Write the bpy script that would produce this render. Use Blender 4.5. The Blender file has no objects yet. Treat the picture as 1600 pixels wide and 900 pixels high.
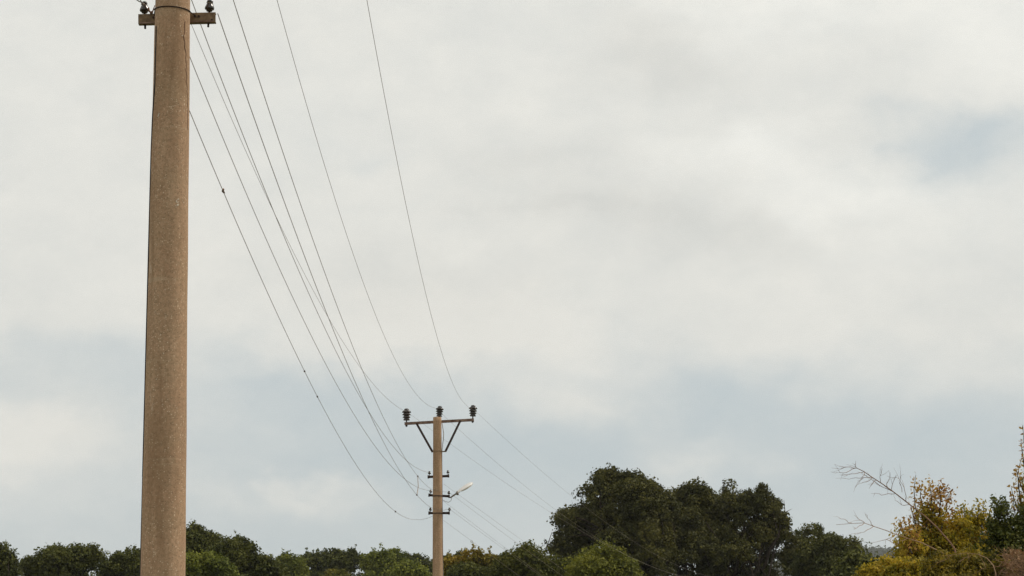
import bpy, math
import numpy as np
from mathutils import Vector, Matrix

# ------------------------------------------------------------------ camera, sky, sun, exposure
SC = bpy.context.scene
COL = SC.collection
FPX = 4200.0                                   # focal length in photo pixels (1600 wide)
PITCH = math.atan(737 / FPX)
CP, SP = math.cos(PITCH), math.sin(PITCH)
EYE = np.array([0.0, 0.0, 1.6])

cam_d = bpy.data.cameras.new('camera')
cam_d.sensor_width = 36.0
cam_d.lens = FPX / 1600 * 36
cam_d.clip_start = 0.1
cam_d.clip_end = 9000
cam = bpy.data.objects.new('camera', cam_d)
COL.objects.link(cam)
cam.location = EYE
cam.rotation_euler = (math.pi / 2 + PITCH, 0, 0)
SC.camera = cam

SC.view_settings.view_transform = 'Standard'
SC.view_settings.look = 'None'
SC.view_settings.gamma = 1
SC.view_settings.exposure = 0
SC.view_settings.use_curve_mapping = False
SC.cycles.use_denoising = True
SC.cycles.denoising_input_passes = 'RGB_ALBEDO_NORMAL'
SC.cycles.denoising_prefilter = 'FAST'
SC.cycles.max_bounces = 6
SC.cycles.transparent_max_bounces = 8
SC.cycles.volume_bounces = 0

SUN_EL, SUN_AZ = math.radians(48), math.radians(75)      # azimuth clockwise from the view direction


def W(x, y, Y):
    """photo pixel -> world point standing Y metres away"""
    dx, dy = (x - 800) / FPX, (450 - y) / FPX
    d = np.array([dx, CP - dy * SP, SP + dy * CP])
    return d * (Y / d[1]) + EYE


def px_m(y, Y):
    """metres per photo pixel at distance Y"""
    dy = (450 - y) / FPX
    return Y / (CP - dy * SP) / FPX


def proj(P):
    q = np.asarray(P) - EYE
    z = q[..., 1] * CP + q[..., 2] * SP
    u = -q[..., 1] * SP + q[..., 2] * CP
    return np.stack([800 + FPX * q[..., 0] / z, 450 - FPX * u / z], -1)


def azel(x, y):
    d = W(x, y, 100.0) - EYE
    d /= np.linalg.norm(d)
    return math.atan2(d[0], d[1]), math.asin(d[2])


class N:
    """tiny node helper"""
    def __init__(self, tree):
        self.t = tree

    def new(self, kind, **kw):
        n = self.t.nodes.new(kind)
        for k, v in kw.items():
            setattr(n, k, v)
        return n

    def link(self, a, b):
        self.t.links.new(a, b)

    def put(self, sock, v):
        if hasattr(v, 'is_linked'):
            self.link(v, sock)
        else:
            sock.default_value = v

    def math(self, op, a, b=0.0, c=None, clamp=False):
        n = self.new('ShaderNodeMath', operation=op)
        n.use_clamp = clamp
        self.put(n.inputs[0], a)
        self.put(n.inputs[1], b)
        if c is not None:
            self.put(n.inputs[2], c)
        return n.outputs[0]

    def vmath(self, op, a, b):
        n = self.new('ShaderNodeVectorMath', operation=op)
        self.put(n.inputs[0], a)
        self.put(n.inputs[1], b)
        return n.outputs['Value'] if op in ('LENGTH', 'DOT_PRODUCT') else n.outputs[0]

    def noise(self, vec, scale, detail=4.0, rough=0.5, dist=0.0):
        n = self.new('ShaderNodeTexNoise')
        if vec is not None:
            self.link(vec, n.inputs['Vector'])
        n.inputs['Scale'].default_value = scale
        n.inputs['Detail'].default_value = detail
        n.inputs['Roughness'].default_value = rough
        n.inputs['Distortion'].default_value = dist
        return n

    def ramp(self, fac, stops, interp='LINEAR'):
        n = self.new('ShaderNodeValToRGB')
        cr = n.color_ramp
        cr.interpolation = interp
        while len(cr.elements) < len(stops):
            cr.elements.new(0.5)
        for e, (p, c) in zip(cr.elements, stops):
            e.position = p
            e.color = (c, c, c, 1) if isinstance(c, (int, float)) else (*c, 1)
        self.put(n.inputs[0], fac)
        return n.outputs[0]

    def mix(self, fac, a, b, blend='MIX'):
        n = self.new('ShaderNodeMix', data_type='RGBA', blend_type=blend)
        self.put(n.inputs[0], fac)
        for s, v in ((n.inputs[6], a), (n.inputs[7], b)):
            if isinstance(v, tuple) and len(v) == 3:
                v = (*v, 1)
            self.put(s, v)
        return n.outputs[2]

    def smooth(self, v, lo, hi, a=0.0, b=1.0):
        n = self.new('ShaderNodeMapRange', interpolation_type='SMOOTHSTEP')
        self.put(n.inputs[0], v)
        for i, q in zip((1, 2, 3, 4), (lo, hi, a, b)):
            n.inputs[i].default_value = q
        return n.outputs[0]


# soft cloud features: direction (given where the photo shows it), half sizes in photo px, strength
COVER = [  # thinner (-) or thicker (+) cloud
    (1550, 230, 105, 50, -.40), (1480, 258, 50, 32, -.20), (1440, 215, 30, 14, -.10), (1590, 195, 60, 25, -.25), (1420, 180, 60, 12, -.12),
    (1160, 600, 330, 42, -.18), (430, 585, 160, 40, -.26), (100, 575, 150, 26, -.12),
    (800, 720, 330, 45, -.12), (1400, 720, 260, 60, -.12), (545, 250, 40, 22, -.12),
    (60, 680, 150, 58, .56), (20, 640, 70, 26, .16), (490, 756, 55, 20, .34), (445, 738, 26, 11, .22), (540, 775, 60, 22, .18),
    (940, 628, 90, 30, .42), (1080, 712, 75, 28, .38), (820, 640, 80, 40, .30),
    (330, 755, 60, 20, .20), (1480, 600, 160, 40, .22), (150, 790, 60, 30, .12), (330, 620, 90, 50, .12),
    (690, 540, 140, 60, .22),
]
BRIGHT = [  # lit and shaded cloud
    (1225, 15, 130, 45, .060), (1540, 40, 150, 60, .055), (1085, 232, 70, 26, .050), (1190, 228, 60, 30, .045),
    (1350, 300, 130, 45, .045), (1240, 300, 90, 60, .030), (1430, 360, 160, 50, .035), (470, 200, 90, 60, .020),
    (985, 325, 150, 32, -.042), (1170, 365, 150, 36, -.048), (1280, 350, 90, 26, -.02), (1000, 75, 100, 45, -.045),
    (1070, 100, 80, 40, -.035), (1340, 75, 110, 35, -.03), (830, 250, 90, 30, -.045), (640, 430, 200, 40, -.03),
    (880, 330, 100, 12, -.03), (400, 100, 200, 120, -.02), (1430, 180, 120, 40, -.02),
]


def build_world():
    w = bpy.data.worlds.new('World')
    SC.world = w
    w.use_nodes = True
    t = w.node_tree
    t.nodes.clear()
    n = N(t)
    out = n.new('ShaderNodeOutputWorld')
    bg = n.new('ShaderNodeBackground')
    n.link(bg.outputs[0], out.inputs[0])
    bg.inputs[1].default_value = 0.1
    sky = n.new('ShaderNodeTexSky', sky_type='NISHITA')
    sky.sun_disc = False
    sky.sun_elevation = SUN_EL
    sky.sun_rotation = SUN_AZ
    sky.air_density = 1.0
    sky.dust_density = 2.5
    sky.ozone_density = 1.5
    tc = n.new('ShaderNodeTexCoord')
    sep = n.new('ShaderNodeSeparateXYZ')
    n.link(tc.outputs['Generated'], sep.inputs[0])
    az = n.math('ARCTAN2', sep.outputs[0], sep.outputs[1])
    el = n.math('ARCSINE', sep.outputs[2])
    comb = n.new('ShaderNodeCombineXYZ')
    n.put(comb.inputs[0], az)
    n.put(comb.inputs[1], el)
    ang = comb.outputs[0]
    # warp so that no feature keeps a clean oval outline
    st = n.new('ShaderNodeMapping')
    n.link(ang, st.inputs[0])
    st.inputs['Scale'].default_value = (1.0, 1.5, 1.0)
    w1 = n.noise(st.outputs[0], 22.0, 5.0, 0.55)
    off = n.vmath('SUBTRACT', w1.outputs['Color'], (0.5, 0.5, 0.5))
    off = n.vmath('MULTIPLY', off, (0.085, 0.045, 0.0))
    wang = n.vmath('ADD', ang, off)

    def blobs(lst, gain=1.0):
        acc = None
        for (x, y, rx, ry, a) in lst:
            ca, ce = azel(x, y)
            d = n.vmath('SUBTRACT', wang, (ca, ce, 0))
            d = n.vmath('MULTIPLY', d, (FPX / rx, FPX / ry, 0))
            q = n.vmath('DOT_PRODUCT', d, d)
            g = n.math('EXPONENT', n.math('MULTIPLY', q, -0.6))
            g = n.math('MULTIPLY', g, a * gain)
            acc = g if acc is None else n.math('ADD', acc, g)
        return acc

    tiny = n.noise(st.outputs[0], 130.0, 4.0, 0.6).outputs[0]
    big = n.noise(st.outputs[0], 13.0, 6.0, 0.5).outputs[0]
    fine = n.noise(st.outputs[0], 48.0, 5.0, 0.55).outputs[0]
    nz = n.math('ADD', n.math('MULTIPLY', n.math('SUBTRACT', big, 0.5), 0.35),
                n.math('MULTIPLY', n.math('SUBTRACT', fine, 0.5), 0.22))
    nz = n.math('ADD', nz, n.math('MULTIPLY', n.math('SUBTRACT', tiny, 0.5), 0.07))
    # the sheet of cloud thins out low down, where hazy blue-grey air shows
    welx = n.new('ShaderNodeSeparateXYZ')
    n.link(wang, welx.inputs[0])
    e_hi, e_lo = azel(800, 520)[1], azel(800, 650)[1]
    base = n.smooth(welx.outputs[1], e_lo, e_hi, 0.25, 0.90)
    cover = n.math('ADD', n.math('ADD', base, blobs(COVER, 1.25)), nz)
    cover = n.math('MINIMUM', n.math('MAXIMUM', cover, 0.0), 1.0)
    br = n.math('ADD', blobs(BRIGHT, 1.55), n.math('MULTIPLY', nz, 0.30))
    br = n.math('ADD', br, n.math('MULTIPLY', n.smooth(el, azel(800, 560)[1], azel(800, 0)[1]), 0.035))
    br = n.math('ADD', br, 1.0)
    # pale veil in front of the clear sky
    veil = n.mix(0.90, sky.outputs[0], (5.22, 5.98, 6.26))
    cloud = n.mix(1.0, (7.98, 7.90, 7.36), br, 'MULTIPLY')
    col = n.mix(cover, veil, cloud)
    n.link(col, bg.inputs[0])


build_world()

sun_d = bpy.data.lights.new('sun', 'SUN')
sun_d.energy = 2.3
sun_d.angle = math.radians(10)
sun_d.color = (1.0, 0.93, 0.82)
sun = bpy.data.objects.new('sun', sun_d)
COL.objects.link(sun)
sun_dir = Vector((math.sin(SUN_AZ) * math.cos(SUN_EL), math.cos(SUN_AZ) * math.cos(SUN_EL), math.sin(SUN_EL)))
sun.rotation_euler = sun_dir.to_track_quat('Z', 'Y').to_euler()
sun.location = (30, 10, 40)

HAZE = 0.00009

# ------------------------------------------------------------------ helpers


def tag(o, label=None, cat=None, group=None, kind=None):
    if label:
        o['label'] = label
    if cat:
        o['category'] = cat
    if group:
        o['group'] = group
    if kind:
        o['kind'] = kind
    return o


def thing(name, loc, label, cat, group=None):
    o = bpy.data.objects.new(name, None)
    o.empty_display_size = 0.3
    COL.objects.link(o)
    o.location = Vector(loc)
    return tag(o, label, cat, group)


class MB:
    """collects vertices and faces in world coordinates; build() links one mesh object"""
    def __init__(self):
        self.v, self.f, self.s = [], [], []

    def add(self, vs, fs, smooth=True):
        b = len(self.v)
        self.v += [tuple(map(float, p)) for p in vs]
        self.f += [tuple(i + b for i in q) for q in fs]
        self.s += [smooth] * len(fs)
        return self

    def tube(self, pts, rad, sides=8, caps=True, smooth=True):
        pts = [Vector(p) for p in pts]
        if not hasattr(rad, '__len__'):
            rad = [rad] * len(pts)
        vs, fs = [], []
        ref = None
        for i, p in enumerate(pts):
            a = pts[max(i - 1, 0)]
            b = pts[min(i + 1, len(pts) - 1)]
            d = (b - a)
            d = d.normalized() if d.length > 1e-9 else Vector((0, 0, 1))
            if ref is None:
                ref = Vector((1, 0, 0)) if abs(d.x) < 0.8 else Vector((0, 1, 0))
            u = ref - d * ref.dot(d)
            u.normalize()
            ref = u
            v = d.cross(u)
            for k in range(sides):
                t = 2 * math.pi * k / sides
                vs.append(p + (u * math.cos(t) + v * math.sin(t)) * rad[i])
        for i in range(len(pts) - 1):
            for k in range(sides):
                k2 = (k + 1) % sides
                fs.append((i * sides + k, i * sides + k2, (i + 1) * sides + k2, (i + 1) * sides + k))
        if caps:
            fs.append(tuple(range(sides - 1, -1, -1)))
            fs.append(tuple(range((len(pts) - 1) * sides, len(pts) * sides)))
        return self.add(vs, fs, smooth)

    def box(self, c, ax, ay, az, bev=0.0):
        """box from centre and three half-axis vectors, edges chamfered by bev metres"""
        c, ax, ay, az = (Vector(q) for q in (c, ax, ay, az))
        L = [ax.length, ay.length, az.length]
        U = [ax.normalized(), ay.normalized(), az.normalized()]
        if bev <= 0:
            vs = [c + ax * i + ay * j + az * k for i in (-1, 1) for j in (-1, 1) for k in (-1, 1)]
            fs = [(0, 1, 3, 2), (4, 6, 7, 5), (0, 4, 5, 1), (2, 3, 7, 6), (0, 2, 6, 4), (1, 5, 7, 3)]
            return self.add(vs, fs, False)
        import bmesh
        bm = bmesh.new()
        bmesh.ops.create_cube(bm, size=2)
        for q in bm.verts:
            q.co = Vector((q.co.x * L[0], q.co.y * L[1], q.co.z * L[2]))
        bmesh.ops.bevel(bm, geom=bm.edges[:], offset=bev, segments=2, affect='EDGES', profile=0.6)
        bm.verts.index_update()
        vs = [c + U[0] * q.co.x + U[1] * q.co.y + U[2] * q.co.z for q in bm.verts]
        fs = [tuple(q.index for q in fc.verts) for fc in bm.faces]
        bm.free()
        return self.add(vs, fs, False)

    def lathe(self, base, axis, prof, sides=20):
        """prof: (radius, height) from the bottom up, turned about axis through base"""
        base, axis = Vector(base), Vector(axis).normalized()
        u = axis.orthogonal().normalized()
        v = axis.cross(u)
        vs, fs = [], []
        for (r, h) in prof:
            for k in range(sides):
                t = 2 * math.pi * k / sides
                vs.append(base + axis * h + (u * math.cos(t) + v * math.sin(t)) * max(r, 1e-4))
        for i in range(len(prof) - 1):
            for k in range(sides):
                k2 = (k + 1) % sides
                fs.append((i * sides + k, i * sides + k2, (i + 1) * sides + k2, (i + 1) * sides + k))
        fs.append(tuple(range(sides - 1, -1, -1)))
        fs.append(tuple(range((len(prof) - 1) * sides, len(prof) * sides)))
        return self.add(vs, fs, True)

    def build(self, name, mat, parent=None):
        org = Vector((0, 0, 0))
        if parent is not None:
            org = world_loc(parent)
        elif self.v:
            a = np.array(self.v)
            org = Vector(((a[:, 0].min() + a[:, 0].max()) / 2, (a[:, 1].min() + a[:, 1].max()) / 2, a[:, 2].min()))
        me = bpy.data.meshes.new(name)
        me.from_pydata([(p[0] - org.x, p[1] - org.y, p[2] - org.z) for p in self.v], [], self.f)
        me.polygons.foreach_set('use_smooth', self.s)
        me.materials.append(mat)
        me.update()
        o = bpy.data.objects.new(name, me)
        COL.objects.link(o)
        if parent is not None:
            o.parent = parent
        else:
            o.location = org
        return o


def world_loc(o):
    p = Vector((0, 0, 0))
    while o is not None:
        p += o.location
        o = o.parent
    return p


def np_mesh(name, V, F, mat, parent, smooth=False):
    """V (n,3) world coordinates, F (m,k) faces of k corners"""
    org = np.array(world_loc(parent)) if parent is not None else np.zeros(3)
    me = bpy.data.meshes.new(name)
    m, k = F.shape
    me.vertices.add(len(V))
    me.vertices.foreach_set('co', (V - org).astype(np.float32).ravel())
    me.loops.add(m * k)
    me.loops.foreach_set('vertex_index', F.astype(np.int32).ravel())
    me.polygons.add(m)
    me.polygons.foreach_set('loop_start', np.arange(0, m * k, k, dtype=np.int32))
    me.polygons.foreach_set('loop_total', np.full(m, k, dtype=np.int32))
    me.polygons.foreach_set('use_smooth', np.full(m, smooth))
    me.materials.append(mat)
    me.update(calc_edges=True)
    o = bpy.data.objects.new(name, me)
    COL.objects.link(o)
    if parent is not None:
        o.parent = parent
    return o


# ------------------------------------------------------------------ materials
def mat_new(name):
    m = bpy.data.materials.new(name)
    m.use_nodes = True
    n = N(m.node_tree)
    b = m.node_tree.nodes['Principled BSDF']
    return m, n, b


def obj_coord(n, scale=(1, 1, 1)):
    tc = n.new('ShaderNodeTexCoord')
    mp = n.new('ShaderNodeMapping')
    n.link(tc.outputs['Object'], mp.inputs[0])
    mp.inputs['Scale'].default_value = scale
    return mp.outputs[0]


def mat_concrete():
    m, n, b = mat_new('spun_concrete')
    co = obj_coord(n)
    st = obj_coord(n, (1, 1, 0.22))
    big = n.noise(st, 5.0, 5, 0.6).outputs[0]
    band = n.noise(obj_coord(n, (0.2, 0.2, 1.0)), 4.0, 3, 0.6).outputs[0]
    mid = n.noise(co, 42.0, 4, 0.65).outputs[0]
    fine = n.noise(co, 210.0, 2, 0.6).outputs[0]
    c = n.ramp(big, [(0.28, (0.33, 0.192, 0.114)), (0.5, (0.455, 0.278, 0.170)), (0.72, (0.55, 0.36, 0.228))])
    c = n.mix(n.smooth(band, 0.40, 0.68, 0.0, 0.45), c, (0.40, 0.275, 0.165))
    c = n.mix(n.smooth(mid, 0.36, 0.68, 0.0, 0.65), c, (0.26, 0.155, 0.085))
    c = n.mix(n.smooth(fine, 0.42, 0.66, 0.0, 0.30), c, (0.47, 0.35, 0.23))
    # pale and dark aggregate showing on the worn face

    def grit(scale, lo, hi, rnd):
        v = n.new('ShaderNodeTexVoronoi')
        n.link(co, v.inputs['Vector'])
        v.inputs['Scale'].default_value = scale
        s = n.new('ShaderNodeSeparateColor')
        n.link(v.outputs['Color'], s.inputs[0])
        pick = n.math('GREATER_THAN', s.outputs[0], rnd)
        edge = n.smooth(v.outputs['Distance'], lo, hi, 1.0, 0.0)
        return n.math('MULTIPLY', pick, edge)
    clus = n.smooth(n.noise(co, 9.0, 3, 0.6).outputs[0], 0.40, 0.62, 0.25, 1.0)
    c = n.mix(n.math('MULTIPLY', n.math('MULTIPLY', grit(75, 0.16, 0.42, 0.72), 0.9), clus), c, (0.78, 0.66, 0.48))
    c = n.mix(n.math('MULTIPLY', grit(150, 0.18, 0.45, 0.60), 0.55), c, (0.58, 0.46, 0.33))
    c = n.mix(n.math('MULTIPLY', grit(85, 0.15, 0.40, 0.84), 0.75), c, (0.10, 0.055, 0.030))
    c = n.mix(n.math('MULTIPLY', n.math('MULTIPLY', grit(40, 0.10, 0.26, 0.90), 0.75), clus), c, (0.70, 0.62, 0.50))
    ring = n.noise(obj_coord(n, (0.6, 0.6, 7.0)), 1.0, 4, 0.6, 0.4).outputs[0]
    c = n.mix(n.smooth(ring, 0.63, 0.70, 0.0, 0.35), c, (0.58, 0.45, 0.31))
    stain = n.noise(obj_coord(n, (7, 7, 0.5)), 1.0, 5, 0.6, 0.5).outputs[0]
    c = n.mix(n.smooth(stain, 0.50, 0.66, 0.0, 0.45), c, (0.235, 0.135, 0.072))
    # a few lime runs
    w = n.noise(obj_coord(n, (9, 9, 2.2)), 1.0, 5, 0.65, 0.6).outputs[0]
    c = n.mix(n.smooth(w, 0.665, 0.73, 0.0, 0.35), c, (0.60, 0.50, 0.38))
    n.link(c, b.inputs['Base Color'])
    b.inputs['Roughness'].default_value = 0.92
    b.inputs['Specular IOR Level'].default_value = 0.25
    bump = n.new('ShaderNodeBump')
    bump.inputs['Strength'].default_value = 0.35
    bump.inputs['Distance'].default_value = 0.004
    n.link(n.math('ADD', mid, n.math('MULTIPLY', fine, 0.6)), bump.inputs['Height'])
    n.link(bump.outputs[0], b.inputs['Normal'])
    return m


def mat_rust(name, dark, light, rough=0.75, metal=0.3, scale=22):
    m, n, b = mat_new(name)
    co = obj_coord(n)
    f = n.noise(co, scale, 6, 0.65).outputs[0]
    c = n.ramp(f, [(0.32, dark), (0.52, tuple((a + d) / 2 for a, d in zip(dark, light))), (0.70, light)])
    n.link(c, b.inputs['Base Color'])
    b.inputs['Roughness'].default_value = rough
    b.inputs['Metallic'].default_value = metal
    bump = n.new('ShaderNodeBump')
    bump.inputs['Strength'].default_value = 0.3
    bump.inputs['Distance'].default_value = 0.002
    n.link(f, bump.inputs['Height'])
    n.link(bump.outputs[0], b.inputs['Normal'])
    return m


def mat_simple(name, col, rough=0.5, metal=0.0, var=0.25, scale=30, spec=0.5, coat=0.0):
    m, n, b = mat_new(name)
    f = n.noise(obj_coord(n), scale, 4, 0.6).outputs[0]
    c = n.ramp(f, [(0.3, tuple(q * (1 - var) for q in col)), (0.7, tuple(min(1, q * (1 + var)) for q in col))])
    n.link(c, b.inputs['Base Color'])
    b.inputs['Roughness'].default_value = rough
    b.inputs['Metallic'].default_value = metal
    b.inputs['Specular IOR Level'].default_value = spec
    b.inputs['Coat Weight'].default_value = coat
    return m


def mat_leaf(name, cols, trans=0.25, clump=0.55, rough=0.6):
    """cols: three leaf colours; every leaf takes one by its own random number, whole sprays lean to one"""
    m, n, b = mat_new(name)
    geo = n.new('ShaderNodeNewGeometry')
    rnd = geo.outputs['Random Per Island']
    f = n.noise(obj_coord(n), clump, 4, 0.6).outputs[0]
    k = n.math('ADD', n.math('MULTIPLY', rnd, 0.5), n.math('MULTIPLY', n.smooth(f, 0.33, 0.67), 0.5))
    c = n.ramp(k, [(0.12, cols[0]), (0.5, cols[1]), (0.88, cols[2])])
    n.link(c, b.inputs['Base Color'])
    b.inputs['Roughness'].default_value = rough
    b.inputs['Specular IOR Level'].default_value = 0.12
    tr = n.new('ShaderNodeBsdfTranslucent')
    n.link(n.mix(1.0, c, (1.0, 1.0, 0.55), 'MULTIPLY'), tr.inputs[0])
    mx = n.new('ShaderNodeMixShader')
    mx.inputs[0].default_value = trans
    n.link(b.outputs[0], mx.inputs[1])
    n.link(tr.outputs[0], mx.inputs[2])
    n.link(mx.outputs[0], m.node_tree.nodes['Material Output'].inputs[0])
    return m


M = {}
M['concrete'] = mat_concrete()
M['steel'] = mat_rust('rusty_steel', (0.13, 0.085, 0.048), (0.32, 0.225, 0.13))
M['steel_pale'] = mat_rust('worn_painted_steel', (0.10, 0.045, 0.03), (0.40, 0.28, 0.22), scale=9)
M['steel_dark'] = mat_rust('dark_rusty_steel', (0.022, 0.013, 0.010), (0.075, 0.040, 0.026))
M['porcelain'] = mat_simple('brown_porcelain', (0.020, 0.012, 0.008), 0.22, 0, 0.3, 20, 0.55, 0.3)
M['wire'] = mat_simple('weathered_wire', (0.27, 0.215, 0.175), 0.55, 0.3, 0.3, 6)
M['wire_dark'] = mat_simple('black_cable', (0.020, 0.015, 0.012), 0.7, 0, 0.3, 9)
M['wire_red'] = mat_simple('rusted_wire', (0.17, 0.085, 0.045), 0.8, 0.1, 0.3, 9)
M['clamp'] = mat_simple('clamp_metal', (0.07, 0.052, 0.045), 0.6, 0.3, 0.3, 20)
M['lamp_white'] = mat_simple('lamp_paint', (0.60, 0.58, 0.55), 0.35, 0, 0.06, 8)
M['lamp_glass'] = mat_simple('lamp_bowl', (0.78, 0.72, 0.64), 0.25, 0, 0.12, 10)
M['lamp_grey'] = mat_simple('lamp_bracket_paint', (0.22, 0.18, 0.15), 0.6, 0.2, 0.3, 20)
M['bark'] = mat_simple('bark', (0.040, 0.030, 0.021), 0.95, 0, 0.4, 5, 0.2)
M['twig'] = mat_simple('bare_bark', (0.20, 0.115, 0.072), 0.9, 0, 0.3, 6, 0.2)
M['dry_twig'] = mat_simple('dry_twig', (0.33, 0.21, 0.13), 0.9, 0, 0.3, 6, 0.2)

OAK = mat_leaf('oak_leaf', [(0.036, 0.038, 0.011), (0.076, 0.076, 0.020), (0.134, 0.121, 0.029)], 0.18)
OAK2 = mat_leaf('oak_leaf_green', [(0.036, 0.042, 0.012), (0.073, 0.081, 0.020), (0.129, 0.124, 0.029)], 0.18)
FAR1 = mat_leaf('wood_leaf_dark', [(0.040, 0.047, 0.012), (0.081, 0.089, 0.020), (0.142, 0.142, 0.030)], 0.2)
FAR2 = mat_leaf('wood_leaf_mid', [(0.070, 0.088, 0.017), (0.147, 0.166, 0.026), (0.246, 0.250, 0.040)], 0.24)
BUSH = mat_leaf('bush_leaf', [(0.086, 0.096, 0.017), (0.156, 0.163, 0.024), (0.252, 0.240, 0.036)], 0.28, 1.2)
BUSH_D = mat_leaf('bush_leaf_dark', [(0.048, 0.056, 0.012), (0.086, 0.092, 0.017), (0.150, 0.142, 0.025)], 0.24, 1.2)
YELLOW = mat_leaf('turning_leaf', [(0.12, 0.108, 0.014), (0.23, 0.175, 0.018), (0.34, 0.225, 0.024)], 0.25, 0.8)
YELGRN = mat_leaf('yellowing_leaf', [(0.080, 0.085, 0.014), (0.135, 0.128, 0.018), (0.20, 0.165, 0.022)], 0.22, 0.8)
AUT = mat_leaf('autumn_leaf', [(0.118, 0.118, 0.017), (0.381, 0.291, 0.031), (0.627, 0.437, 0.062)], 0.40, 2.6)
AUT_BR = mat_leaf('autumn_leaf_brown', [(0.20, 0.090, 0.030), (0.40, 0.215, 0.055), (0.50, 0.34, 0.085)], 0.32, 2.0)
AUT_GR = mat_leaf('autumn_leaf_green', [(0.074, 0.072, 0.014), (0.198, 0.158, 0.023), (0.408, 0.288, 0.036)], 0.32, 1.4)
DKGRN = mat_leaf('dark_shrub_leaf', [(0.034, 0.045, 0.012), (0.066, 0.080, 0.017), (0.135, 0.135, 0.025)], 0.25, 1.8, 0.45)
RIDGE = mat_leaf('ridge_leaf', [(0.030, 0.042, 0.020), (0.045, 0.060, 0.026), (0.065, 0.075, 0.030)], 0.1, 0.1)


def smoothstep(a, b, x):
    t = np.clip((x - a) / (b - a), 0, 1)
    return t * t * (3 - 2 * t)


# ------------------------------------------------------------------ ground and hill
def ground_h(x, y):
    x, y = np.asarray(x, float), np.asarray(y, float)
    h = 0.045 * 0.5 * ((y - 70) + np.sqrt((y - 70) ** 2 + 900)) - 0.2
    h = np.where(y > 330, np.minimum(h, 13.0), h)
    h = np.minimum(h, 13.0)
    h = h + 1.9 * np.exp(-((x - 8) / 4.5) ** 2 - ((y - 41) / 12) ** 2)
    h = h + 0.15 * np.sin(x * 0.11) * np.cos(y * 0.07) + 0.05 * np.sin(x * 0.9 + y * 0.4)
    return h * smoothstep(-5, 25, y)


def build_ground():
    def axis(a, b, fine, c0, c1):
        mid = np.linspace(c0, c1, fine)
        return np.unique(np.concatenate([np.linspace(a, c0, 16), mid, np.linspace(c1, b, 16)]))
    xs = axis(-2500, 2500, 90, -90, 90)
    ys = axis(-600, 4500, 130, -20, 330)
    X, Y = np.meshgrid(xs, ys)
    V = np.stack([X.ravel(), Y.ravel(), ground_h(X, Y).ravel()], 1)
    nx, ny = len(xs), len(ys)
    i = (np.arange(ny - 1)[:, None] * nx + np.arange(nx - 1)[None]).ravel()
    F = np.stack([i, i + 1, i + nx + 1, i + nx], 1)
    m, n, b = mat_new('meadow')
    co = obj_coord(n)
    c = n.ramp(n.noise(co, 0.35, 6, 0.65).outputs[0], [(0.3, (0.050, 0.062, 0.020)), (0.55, (0.095, 0.092, 0.034)), (0.75, (0.15, 0.125, 0.055))])
    c = n.mix(n.math('MULTIPLY', n.noise(co, 14, 4, 0.7).outputs[0], 0.6), c, (0.045, 0.050, 0.018))
    n.link(c, b.inputs['Base Color'])
    b.inputs['Roughness'].default_value = 0.95
    tag(np_mesh('ground', V, F, m, None, True), kind='structure')


build_ground()


def build_hill():
    c = W(1378, 866, 2600)
    top = c[2] - 2
    nr, na = 24, 60
    V, F = [], []
    for i in range(nr + 1):
        q = i / nr
        for k in range(na):
            a = 2 * math.pi * k / na
            rx, ry = 600 * q, 470 * q
            x, y = c[0] + 12 + rx * math.cos(a), c[1] + 140 + ry * math.sin(a)
            z = 4 + (top - 4) * (0.5 + 0.5 * math.cos(math.pi * q)) ** 1.1 + 3 * math.sin(x * 0.04) * math.sin(y * 0.06) * (1 - q)
            V.append((x, y, z))
    for i in range(nr):
        for k in range(na):
            k2 = (k + 1) % na
            F.append((i * na + k, i * na + k2, (i + 1) * na + k2, (i + 1) * na + k))
    V, F = np.array(V), np.array(F)
    m = mat_simple('hill_earth', (0.05, 0.055, 0.025), 0.95, 0, 0.3, 0.3, 0.1)
    tag(np_mesh('hill', V, F, m, None, True), kind='structure')
    return V, c


HILL_V, HILL_C = build_hill()

# ------------------------------------------------------------------ foliage
LEAF6 = [(0.0, -0.1, 0.0), (0.27, 0.25, 0.08), (0.24, 0.68, 0.03), (0.0, 1.15, -0.12), (-0.24, 0.68, 0.03), (-0.27, 0.25, 0.08)]
LEAF4 = [(0.0, 0.0, 0.0), (0.44, 0.50, 0.10), (0.0, 1.0, -0.06), (-0.44, 0.50, 0.10)]


def unit(v):
    return v / np.maximum(np.linalg.norm(v, axis=-1, keepdims=True), 1e-9)


def leaf_mesh(P, Nrm, size, rng, shape=LEAF4, hang=0.0):
    """one small folded blade per point"""
    k = len(shape)
    n = unit(Nrm)
    r = rng.normal(size=P.shape)
    r[:, 2] -= hang
    t = unit(r - n * (r * n).sum(1, keepdims=True))
    s = np.cross(n, t)
    sh = np.array(shape)
    sz = size[:, None, None]
    V = P[:, None] + sz * (s[:, None] * sh[None, :, 0, None] + t[:, None] * (sh[None, :, 1, None] - 0.4) + n[:, None] * sh[None, :, 2, None])
    F = np.arange(len(P) * k).reshape(-1, k)
    return V.reshape(-1, 3), F


def rand_dirs(rng, n):
    return unit(rng.normal(size=(n, 3)))


def clump_centres(rng, envs, n, shell, low=-0.45, tuft=0.10):
    """points through the outer part of a union of ellipsoids"""
    C = np.array([e[0] for e in envs])
    R = np.array([e[1] for e in envs])
    w = (R[:, 0] * R[:, 2]) ** 0.9
    w /= w.sum()
    out = []
    while len(out) < n:
        i = rng.choice(len(envs), p=w)
        d = rand_dirs(rng, 1)[0]
        if d[2] < low and rng.random() < 0.8:
            continue
        q = rng.uniform(*shell) ** 0.7
        if rng.random() < tuft:
            q = rng.uniform(0.96, 1.04)
        p = C[i] + d * R[i] * q
        inside = (((p - C) / R) ** 2).sum(1)
        if (np.delete(inside, i) < 0.22).any():
            continue
        out.append(p)
    return np.array(out)


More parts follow.
